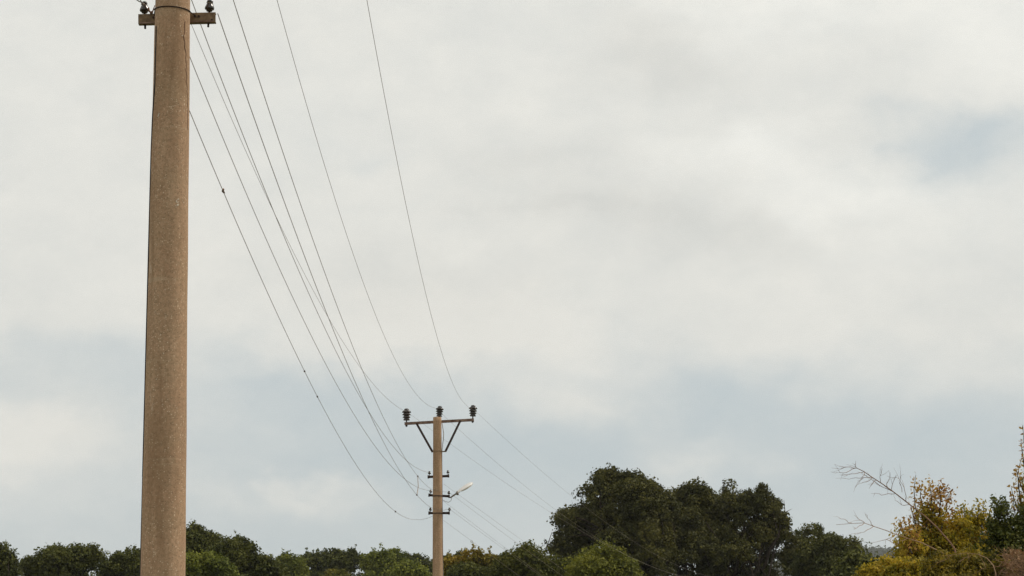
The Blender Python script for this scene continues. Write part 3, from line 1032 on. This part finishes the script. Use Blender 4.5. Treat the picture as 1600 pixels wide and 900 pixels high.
def shaft_mesh(p0, r0, p1, r1, rough=0.0, seed=0):
    rng = np.random.default_rng(seed)
    mb = MB()
    n, s = 90, 64
    p0, p1 = np.array(p0), np.array(p1)
    ph = rng.uniform(0, 6.28, 6)
    vs, fs = [], []
    for i in range(n + 1):
        t = i / n
        c = p0 + (p1 - p0) * t
        r = r0 + (r1 - r0) * t
        for k in range(s):
            a = 2 * math.pi * k / s
            z = c[2]
            w = rough * (math.sin(2.1 * z + ph[0]) * math.sin(2 * a + ph[1]) + 0.6 * math.sin(5.3 * z + ph[2] + a) + 0.4 * math.sin(3 * a + 9 * z + ph[3]))
            vs.append((c[0] + (r + w) * math.cos(a), c[1] + (r + w) * math.sin(a), z))
    for i in range(n):
        for k in range(s):
            k2 = (k + 1) % s
            fs.append((i * s + k, i * s + k2, (i + 1) * s + k2, (i + 1) * s + k))
    fs.append(tuple(range(n * s, (n + 1) * s)))
    return mb.add(vs, fs)


def channel(a, b, h, depth, tilt_back=0.0):
    """steel channel from a to b: upright web towards the camera, two flanges behind, a bolt head near each end"""
    a, b = Vector(a), Vector(b)
    d = (b - a)
    L = d.length
    d.normalize()
    back = Vector((0, 0, 1)).cross(d).normalized()
    upv = d.cross(back).normalized()
    c = (a + b) / 2
    th = 0.007
    mb = MB()
    mb.box(c, d * L / 2, back * th / 2, upv * h / 2, 0.002)
    mb.box(c + upv * (h / 2 - th / 2 - 0.001) + back * (depth / 2 + th / 2), d * (L / 2 - 0.001), back * depth / 2, upv * th / 2)
    mb.box(c - upv * (h / 2 - th / 2 - 0.001) + back * (depth / 2 + th / 2), d * (L / 2 - 0.001), back * depth / 2, upv * th / 2)
    return mb, d, back, upv


def ring_pts(c, r, a0, a1, n, tilt=(0, 0)):
    out = []
    for i in range(n + 1):
        a = a0 + (a1 - a0) * i / n
        x, y = r * math.cos(a), r * math.sin(a)
        out.append((c[0] + x, c[1] + y, c[2] + x * tilt[0] + y * tilt[1]))
    return out


def hv_arm(root, ends, top_ins, axis_at, rad_at, h, brace_x, brace_z, ring_z, mats):
    """rusty crossarm on the pole top with pin insulators, two flat braces and the band that holds them"""
    mb, d, back, upv = channel(ends[0], ends[1], h, 0.05)
    arm = mb.build('crossarm', M['steel_pale'], root)
    for (p, pin, lean, k) in top_ins:
        p = Vector(p)
        q = MB()
        ax = Vector((lean, 0, 1)).normalized()
        q.tube([p - ax * (pin + 0.075), p + ax * 0.05], 0.014, 8)
        q.tube([p - ax * (pin + 0.058), p - ax * (pin + 0.036)], 0.028, 6)
        q.tube([p - ax * (pin - 0.012), p - ax * (pin - 0.03)], 0.024, 6)
        q.build('pin', M['steel_dark'], arm)
        MB().lathe(p, ax, scaled(HV_INS, k), 24).build('insulator', M['porcelain'], arm)
    for (p, q) in brace_x:
        p, q = Vector(p), Vector(q)
        dd = (q - p).normalized()
        mbb = MB()
        side = Vector((0, 1, 0))
        mbb.box((p + q) / 2, dd * (q - p).length / 2, side * 0.006, dd.cross(side).normalized() * 0.025, 0.002)
        mbb.build('brace', M['steel_dark'], root)
    c = axis_at(brace_z)
    r = rad_at(brace_z)
    bd = MB()
    pts = ring_pts(c, r + 0.006, 0, 2 * math.pi, 40)
    bd.tube(pts, 0.007, 6, caps=False)
    bd.box((c[0] + r + 0.05, c[1], c[2]), (0.05, 0, 0), (0, 0.010, 0), (0, 0, 0.013), 0.003)
    bd.build('band', M['steel'], root)


# --- near pole
YN = 19.8
nb, nt = W(254.5, 900, YN), W(270.0, 0, YN)
rb, rt = 34.8 * px_m(900, YN), 27.0 * px_m(0, YN)


def near_axis(z):
    t = (z - nb[2]) / (nt[2] - nb[2])
    return nb + (nt - nb) * t


def near_rad(z):
    t = (z - nb[2]) / (nt[2] - nb[2])
    return rb + (rt - rb) * t


gN = float(ground_h(nb[0], YN))
npole = thing('utility_pole', near_axis(gN), 'thick speckled concrete pole close by, running out of the top of the picture', 'utility pole', 'concrete poles of the power line')
p0, p1 = near_axis(gN - 0.3), near_axis(9.45)
shaft_mesh(p0, near_rad(p0[2]), p1, near_rad(p1[2]), 0.0012, 3).build('shaft', M['concrete'], npole)
# low bracket with its two insulators
yb = YN + near_rad(7.1) + 0.012
ba, bb = W(216, 30.0, yb), W(337, 27.0, yb)
mb, bd_, bback, bup = channel(ba, bb, 0.080, 0.045)
brk = mb.build('bracket', M['steel'], npole)
for px_, py_ in ((304.5, 25), (310.5, 25), (239.5, 27), (331, 31)):
    q = Vector(W(px_, py_, yb - 0.014))
    bt = MB()
    bt.tube([q, q + Vector((0, 0.016, 0))], 0.0095, 6, smooth=False)
    bt.build('bolt', M['steel_dark'], brk)
# lower lip of the channel
lip = MB()
lip.box((Vector(ba) + Vector(bb)) / 2 - bup * 0.034 - bback * 0.010, bd_ * 0.283, bback * 0.006, bup * 0.006, 0.002)
lip.build('lip', M['steel_pale'], brk)
for (x, y, lean, k) in ((226, 20.5, -0.06, 1.0), (327, 17.8, 0.05, 1.0)):
    p = Vector(W(x, y, yb + 0.028))
    ax = Vector((lean, 0, 1)).normalized()
    MB().lathe(p, ax, scaled(LV_INS, k, 1.03), 22).build('insulator', M['porcelain'], brk)
    q = MB()
    q.tube([p - ax * 0.125, p + ax * 0.01], 0.008, 8)
    q.tube([p - ax * 0.098, p - ax * 0.086], 0.014, 6)
    q.build('pin', M['steel_dark'], brk)
    t = MB()                                                      # binding wire round the neck
    t.tube(ring_pts(p + ax * 0.058, 0.022, 0, 2 * math.pi, 16, (0.1, 0.2)), 0.0035, 5, caps=False)
    t.tube(ring_pts(p + ax * 0.064, 0.024, 0, 2 * math.pi, 16, (-0.2, 0.1)), 0.003, 5, caps=False)
    t.build('binding_wire', M['wire'], brk)
# rusted clip beside the left insulator
c = MB()
c.tube([W(232, 12, yb - 0.02), W(233, 17, yb - 0.02), W(236, 20, yb - 0.02), W(239, 17, yb - 0.02), W(242, 8, yb - 0.03)], [0.006, 0.007, 0.009, 0.006, 0.003], 6)
c.tube([W(234, 20, yb - 0.02), W(239, 19, yb - 0.02)], 0.011, 6)
c.build('clip', M['wire_red'], brk)
# strap round the front
zc = W(270, 17.5, YN)
cc = near_axis(zc[2])
st = MB()
pts = ring_pts(cc, near_rad(zc[2]) + 0.004, math.pi * 0.98, math.pi * 2.02, 36, (-0.05, 0))
pts = [tuple(W(241, 24, yb - 0.02))] + pts + [tuple(W(302, 22, yb - 0.02)), tuple(W(305, 23.5, yb - 0.01))]
st.tube(pts, 0.0045, 6)
st.build('strap', M['steel_dark'], npole)
# earthing cable down the left side and a thinner rusted wire on the right


def down_cable(ys, ang0, r_off, rad, wob, seed, name, mat):
    rng = np.random.default_rng(seed)
    pts = []
    for i, y in enumerate(np.linspace(ys[0], ys[1], 70)):
        z = W(262, y, YN)[2]
        c = near_axis(z)
        a = ang0(y) + wob * math.sin(i * 0.9 + seed) * rng.uniform(0.2, 1.0)
        r = near_rad(z) + r_off
        pts.append((c[0] + r * math.cos(a), c[1] + r * math.sin(a), z))
    mb = MB()
    mb.tube(pts, rad, 6)
    mb.build(name, mat, npole)


down_cable((45, 745), lambda y: math.pi + (0.60 if y < 130 else 0.60 - 0.40 * min(1, (y - 130) / 110)) - 0.10 * max(0, min(1, (y - 240) / 150)), 0.001, 0.0065, 0.018, 5, 'earth_cable', M['wire_dark'])
down_cable((38, 205), lambda y: -0.62 + 0.0022 * (y - 60) - 0.10 * math.exp(-((y - 66) / 14) ** 2) + 0.08 * math.exp(-((y - 160) / 16) ** 2), 0.0, 0.0038, 0.05, 2, 'bond_wire', M['wire_red'])
down_cable((740, 1150), lambda y: math.pi + 0.02, 0.001, 0.0065, 0.01, 8, 'earth_cable', M['wire_dark'])
# old bird lime on the front
lm = MB()
rngl = np.random.default_rng(4)
for (x, y, n_) in ((276, 314, 7), (277, 318, 6), (275, 321, 4), (247, 177, 6), (287, 309, 3), (284, 51, 3)):
    for _ in range(n_):
        xx, yy = x + rngl.normal() * 1.1, y + rngl.normal() * 2.2
        z = W(xx, yy, YN - 0.15)[2]
        cx_ = near_axis(z)
        a = -math.acos(max(-1, min(1, (W(xx, yy, YN - 0.14)[0] - cx_[0]) / near_rad(z))))
        q = Vector((cx_[0] + (near_rad(z) - 0.001) * math.cos(a), cx_[1] + (near_rad(z) - 0.001) * math.sin(a), z))
        nrm = Vector((math.cos(a), math.sin(a), 0))
        s = rngl.uniform(0.002, 0.0055)
        lm.lathe(q, nrm, [(s, 0.0), (s * 0.9, 0.0022), (s * 0.4, 0.0032)], 7)
o_lime = lm.build('bird_lime', mat_simple('bird_lime', (0.62, 0.55, 0.44), 0.9, 0, 0.15, 40, 0.2), npole)
tag(o_lime, kind='stuff')
# crossarm and upper bracket, above the picture's top edge
HN = {'L': (-3.503, YN, 9.75), 'M': (-2.442, YN, 9.74), 'R': (-1.534, YN, 9.756)}
za = 9.36
ax_ = near_axis(za)
hv_arm(npole, ((-3.60, YN - near_rad(za) - 0.012, za), (-1.44, YN - near_rad(za) - 0.012, za)),
       [((HN['L'][0], YN - near_rad(za) + 0.02, 9.49), 0.09, 0, 1), ((HN['M'][0], YN, 9.49), 0.02, 0, 1), ((HN['R'][0], YN - near_rad(za) + 0.02, 9.49), 0.09, 0, 1)],
       near_axis, near_rad, 0.07, [((-3.3, YN - 0.13, za - 0.03), (-2.76, YN - 0.02, 8.62)), ((-1.75, YN - 0.13, za - 0.03), (-2.42, YN - 0.02, 8.62))], 8.62, None, None)
mb, *_ = channel((-2.99, YN + near_rad(8.0) + 0.012, 8.03), (-2.34, YN + near_rad(8.0) + 0.012, 8.03), 0.08, 0.045)
b2 = mb.build('bracket', M['steel'], npole)
for x in (-2.943, -2.386):
    MB().lathe((x, YN + near_rad(8.0) + 0.04, 8.07), (0, 0, 1), LV_INS, 18).build('insulator', M['porcelain'], b2)

# --- far pole
YF = 61.5
fb, ft = W(684.0, 900, YF), W(683.2, 652, YF)
frb, frt = 8.1 * px_m(900, YF), 6.5 * px_m(652, YF)


def far_axis(z):
    t = (z - fb[2]) / (ft[2] - fb[2])
    return fb + (ft - fb) * t


def far_rad(z):
    t = (z - fb[2]) / (ft[2] - fb[2])
    return frb + (frt - frb) * t


gF = float(ground_h(fb[0], YF))
fpole = thing('utility_pole', far_axis(gF), 'slim concrete pole with a rusty crossarm and three dark insulators, standing farther off', 'utility pole', 'concrete poles of the power line')
p0, p1 = far_axis(gF - 0.3), ft
shaft_mesh(p0, far_rad(p0[2]), p1, frt, 0.0012, 9).build('shaft', M['concrete'], fpole)
yc = YF - frt - 0.010
aL, aR = W(632, 661.8, YF + 0.17), W(740.5, 655.8, YF + 0.06)
insL, insM, insR = W(635.2, 657.0, YF + 0.19), W(686.2, 651.0, YF), W(738.8, 650.6, YF + 0.08)
hv_arm(fpole, (aL, aR), [(insL, 0.075, 0.0, 1.0), (insM, 0.03, 0.07, 0.88), (insR, 0.075, 0.03, 0.94)], far_axis, far_rad, 0.062,
       [(W(650.5, 661, YF + 0.14), W(676, 706.5, YF + 0.03)), (W(719.5, 657, YF + 0.08), W(696, 705.5, YF + 0.02))], W(684, 705.5, YF)[2], None, None)
FI = {}
for (xa, ya, xb, yb_, ins, front) in ((668, 745.2, 702, 743.6, ((671, 741.0), (700, 739.6)), False), (669.2, 773.6, 703, 775.4, ((673, 769.8), (701.5, 772.0)), True),
                                      (669.2, 801.6, 703, 801.6, ((672.5, 798), (702.3, 798)), True)):
    rr_ = far_rad(W(684, ya, YF)[2])
    yy = YF + rr_ + 0.012
    mb, d_, bk_, up_ = channel(W(xa, ya, yy), W(xb, yb_, yy), 0.052, 0.04)
    for (ex, ey) in ((xa + 1.4, ya), (xb - 1.4, yb_)):
        q = Vector(W(ex, ey, yy - 0.02))
        mb.tube([q - up_ * 0.036, q + up_ * 0.036], 0.020, 8)
    br_ = mb.build('bracket', M['steel_dark'], fpole)
    for (x, y) in ins:
        p = Vector(W(x, y, yy + 0.02))
        q = MB()
        q.tube([p - Vector((0, 0, 0.06)), p + Vector((0, 0, 0.01))], 0.007, 6)
        q.build('pin', M['steel_dark'], br_)
        MB().lathe(p, (0, 0, 1), scaled(LV_INS, 1.0, 0.80), 16).build('insulator', M['porcelain'], br_)
    if front:
        zz = W(684, (ya + yb_) / 2 + 0.3, YF)[2]
        q = MB()
        q.tube(ring_pts(far_axis(zz), rr_ + 0.006, math.pi, 2 * math.pi, 24, (0.0, 0.05)), 0.012, 6)
        q.build('band', M['steel_dark'], fpole)
mb = MB()
pts = []
for i, y in enumerate(np.linspace(660, 1180, 60)):
    z = W(690, y, YF)[2]
    c = far_axis(z)
    off = 0.045 * math.exp(-((y - 680) / 16) ** 2)
    a = -0.12 + 0.05 * math.sin(i * 0.8)
    pts.append((c[0] + (far_rad(z) + 0.004 + off) * math.cos(a), c[1] + (far_rad(z) + 0.004) * math.sin(a), z))
mb.tube(pts, 0.008, 6)
mb.build('down_cable', M['wire'], fpole)

# --- street lamp on the far pole
lb = W(702.5, 777.5, YF + 0.10)
lamp = thing('street_lamp', lb, 'white street lamp head on a short arm at the far pole', 'street lamp')
a1_, a2_ = W(714.5, 770.2, YF - 0.10), W(738.2, 754.6, YF + 0.26)
arm = MB()
arm.tube([W(701.5, 776.5, YF + 0.17), W(703, 777.4, YF + 0.12), W(704.5, 777.2, YF + 0.08), W(708, 774.6, YF + 0.02), a1_, np.array(a1_) + (a2_ - a1_) * 0.1], [0.013, 0.015, 0.017, 0.019, 0.022, 0.023], 8)
arm.build('lamp_arm', M['lamp_grey'], lamp)


def lamp_shell(top):
    mb = MB()
    d = Vector(a2_ - a1_)
    L = d.length
    d.normalize()
    side = d.cross(Vector((0, 0, 1))).normalized()
    up = side.cross(d).normalized()
    prof = [(0.0, 0.022), (0.06, 0.040), (0.16, 0.056), (0.34, 0.074), (0.55, 0.084), (0.75, 0.080), (0.88, 0.066), (0.96, 0.042), (1.0, 0.012)]
    if not top:
        prof = [(0.20, 0.012), (0.26, 0.048), (0.40, 0.068), (0.58, 0.076), (0.76, 0.072), (0.88, 0.056), (0.945, 0.030), (0.97, 0.008)]
    vs, fs = [], []
    ns = 13
    for (t, w) in prof:
        c = Vector(a1_) + d * L * t
        for k in range(ns):
            a = math.pi * k / (ns - 1)
            h = w * (0.60 if top else -0.52)
            vs.append(c + side * w * math.cos(a) * 1.05 + up * (h * math.sin(a) + (0.003 if top else -0.003)))
    n = len(prof)
    for i in range(n - 1):
        for k in range(ns - 1):
            fs.append((i * ns + k, i * ns + k + 1, (i + 1) * ns + k + 1, (i + 1) * ns + k))
        fs.append((i * ns, (i + 1) * ns, (i + 1) * ns + ns - 1, i * ns + ns - 1))
    fs.append(tuple(range(ns)))
    fs.append(tuple(range((n - 1) * ns, n * ns)))
    mb.add(vs, fs)
    return mb


lamp_shell(True).build('lamp_housing', M['lamp_white'], lamp)
lamp_shell(False).build('lamp_bowl', M['lamp_glass'], lamp)
q = MB()
q.tube([W(714.2, 767.8, YF - 0.10), W(715.2, 773.6, YF - 0.10)], 0.026, 8)
q.build('lamp_clamp', M['lamp_grey'], lamp)
q = MB()
q.tube([W(691.5, 781, YF + 0.02), W(696, 783.6, YF), W(701, 784.8, YF), (W(704.5, 782.5, YF)), W(706, 778, YF)], 0.006, 5)
q.build('supply_cord', M['wire'], lamp)


# ------------------------------------------------------------------ wires
def sagging(a, b, sag, n=110):
    a, b = np.array(a, float), np.array(b, float)
    t = np.linspace(0, 1, n)[:, None]
    p = a + (b - a) * t
    p[:, 2] -= (4 * sag * t * (1 - t))[:, 0]
    return p


def nearest(path, x, y):
    d = ((proj(path) - np.array([x, y])) ** 2).sum(1)
    return int(d.argmin())


def wire(path, rad, label, mat, group, splices=(), tail=()):
    path = np.asarray(path)
    path = np.asarray(path)
    full = list(path) + [np.array(p) for p in tail]
    root = MB().tube(full, rad, 6).build('overhead_wire', mat)
    tag(root, label, 'wire', group)
    for (x, y, kind) in splices:
        i = nearest(path, x, y)
        dens = path[max(0, i - 1)], path[min(len(path) - 1, i + 1)]
        d = (dens[1] - dens[0])
        d /= np.linalg.norm(d)
        c = path[i]
        mb = MB()
        if kind == 'long':
            L = 0.065
            mb.tube([c - d * L, c - d * L * 0.6 + np.array([0.006, 0, 0.004]), c - d * L * 0.1, c + d * L * 0.35 + np.array([-0.006, 0, 0.006]), c + d * L * 0.7, c + d * L],
                    [rad * 1.1, 0.010, 0.006, 0.010, 0.007, rad * 1.1], 7)
            mb.tube([c + np.array([0.004, 0, 0.004]), c + np.array([0.016, 0, -0.02])], [0.004, 0.003], 5)
        else:
            k = {'far': 1.0, 'mid': 0.6}[kind]
            mb.tube([c - d * 0.09 * k, c - d * 0.03 * k, c + d * 0.03 * k, c + d * 0.09 * k], [rad, 0.017 * k, 0.017 * k, rad], 7)
        mb.build('splice', M['clamp'] if kind != 'long' else M['wire_red'], root)
    return root


LVW, HVW = 0.0035, 0.0028
G1 = 'wires strung between the two poles'
FA = lambda x, y, d=0.0: W(x, y, YF + d)
wire(sagging(HN['R'], FA(728, 632), 1.167), HVW, 'thin wire ending at the right-hand insulator of the far crossarm', M['wire'], G1,
     tail=[FA(734, 638.5, -0.1), FA(738.5, 639.0, -0.15)])
wire(sagging(HN['M'], FA(678, 637), 1.278), HVW, 'thin wire ending at the middle insulator on top of the far pole', M['wire'], G1, tail=[FA(686, 640)])
wire(sagging(HN['L'], FA(628, 640), 1.011), HVW, 'thin wire ending at the left insulator of the far crossarm', M['wire'], G1, tail=[FA(635, 643, -0.05)])
pathA = sagging((-2.258, YN + 0.15, 7.238), FA(675, 794), 0.719)
wire(pathA, LVW, 'wire tied to the near pole bracket, running to the lowest bracket of the far pole', M['wire'], G1, splices=[(650.7, 773.7, 'far')],
     tail=[FA(678, 795, -0.12), FA(684, 796, -0.15), FA(690, 797, -0.11), FA(695, 797, 0.02), FA(702, 795, 0.12)])
pathB = sagging((-2.384, YN, 8.111), FA(672.4, 763.5), 0.818)
wire(pathB, LVW, 'wire crossing the front of the far pole at its middle bracket', M['wire'], G1, splices=[(653, 742.6, 'far')],
     tail=[FA(677, 765, -0.12), FA(684, 766.6, -0.15), FA(690, 768, -0.11), FA(695, 768.6, 0.02), FA(701, 769, 0.12)])
wire(sagging((-2.743, YN, 8.105), FA(669.5, 738), 1.029), LVW, 'wire ending at the uppermost small bracket on the far pole', M['wire'], G1, tail=[FA(671, 738.3, 0.1)])
wire(sagging((-2.947, YN, 8.105), FA(668, 766), 1.058), LVW, 'wire flattening out behind the jumper to the far pole middle bracket insulator', M['wire'], G1, tail=[FA(673, 766.6, 0.1)])
pathE = sagging((-2.44, YN, 6.435), FA(650, 812), 0.783)
wire(pathE, 0.0031, 'lowest wire, knotted with several splices, starting from the side of the near pole', M['wire'], G1,
     splices=[(347, 297, 'long'), (476, 580, 'mid'), (497, 620, 'mid'), (617, 802, 'far')], tail=[FA(658, 812), FA(667, 810), FA(677, 806)])
ja, jb = pathB[nearest(pathB, 653, 742.6)], pathA[nearest(pathA, 650.7, 773.7)]
jm = (ja + jb) / 2 + np.array([0.02, 0, -0.03])
jp = MB()
jp.tube([ja, ja * 0.7 + jb * 0.3 + np.array([0.01, 0, 0]), jm, jb], 0.008, 6)
tag(jp.build('jumper_wire', M['wire']), 'short upright jumper wire linking two wires just left of the far pole', 'wire')
G2 = 'wires leaving the far pole to the right'
Y3 = 128.0
FWW = 0.0024
fwd = [((-0.767, 9.443), (9.961, 10.07), 0.785, FWW, 'thin topmost wire leaving the far crossarm, falling right across the tall oak'),
       ((-1.533, 9.368), (9.229, 10.067), 0.934, FWW, 'thin second highest wire falling right from the top of the far pole'),
       ((-2.285, 9.398), (8.684, 9.97), 0.571, FWW, 'thin wire passing behind the far pole from its left crossarm insulator'),
       ((-1.571, 7.831), (7.361, 7.001), 0.02, FWW, 'wire leaving the far pole just above the street lamp'),
       ((-1.467, 7.655), (7.231, 7.003), 0.147, FWW, 'wire passing directly below the street lamp head'),
       ((-1.569, 7.435), (5.811, 6.999), 0.035, FWW, 'wire leaving the far pole between its middle and lowest brackets'),
       ((-1.436, 7.258), (5.946, 6.999), 0.07, FWW, 'wire leaving the right insulator of the lowest small bracket on the far pole'),
       ((-1.567, 6.995), (4.764, 7.0), 0.02, FWW, 'lowest wire leaving the far pole to the right, below all brackets')]
head = {0: FA(738.8, 640, -0.15), 1: FA(686, 641), 2: FA(635.2, 645, -0.06), 4: FA(701.5, 769.5, 0.1), 6: FA(702.3, 795, 0.1)}
for i, (a, b, s, r, lab) in enumerate(fwd):
    p = sagging((a[0], YF, a[1]), (b[0], Y3, b[1]), s, 90)
    if i in head:
        p = np.vstack([head[i][None], p])
    wire(p, r, lab, M['wire'], G2)
# the lines going back over the camera from the near bracket
bk = sagging(W(226, 11, YN + 0.16), (-3.2, -20.0, 7.6), 0.5, 80)
wire(bk, LVW, 'wire rising left from the left insulator of the near pole bracket', M['wire'], 'wires tied to the near pole bracket')
q = MB()
q.tube([W(226, 7, YN + 0.15), W(222, 4, YN + 0.05), W(217, 2, YN), W(213, -1, YN - 0.1), W(210, -6, YN - 0.3)], 0.0045, 5)
tag(q.build('wire_tail', M['wire']), 'short loose tail of wire curling up beside the left insulator of the near pole', 'wire')


# ------------------------------------------------------------------ air
def build_haze():
    mb = MB()
    x0, x1, y0, y1, z0, z1 = -2600, 2600, -700, 4600, -8, 270
    vs = [(x, y, z) for x in (x0, x1) for y in (y0, y1) for z in (z0, z1)]
    fs = [(0, 1, 3, 2), (4, 6, 7, 5), (0, 4, 5, 1), (2, 3, 7, 6), (0, 2, 6, 4), (1, 5, 7, 3)]
    m = bpy.data.materials.new('thin_haze')
    m.use_nodes = True
    t = m.node_tree
    t.nodes.clear()
    out = t.nodes.new('ShaderNodeOutputMaterial')
    pv = t.nodes.new('ShaderNodeVolumePrincipled')
    pv.inputs['Color'].default_value = (0.92, 0.95, 0.97, 1)
    pv.inputs['Density'].default_value = HAZE
    pv.inputs['Anisotropy'].default_value = 0.3
    t.links.new(pv.outputs[0], out.inputs['Volume'])
    mb.add(vs, fs, False)
    o = mb.build('haze', m)
    tag(o, kind='stuff')


if HAZE > 0:
    build_haze()
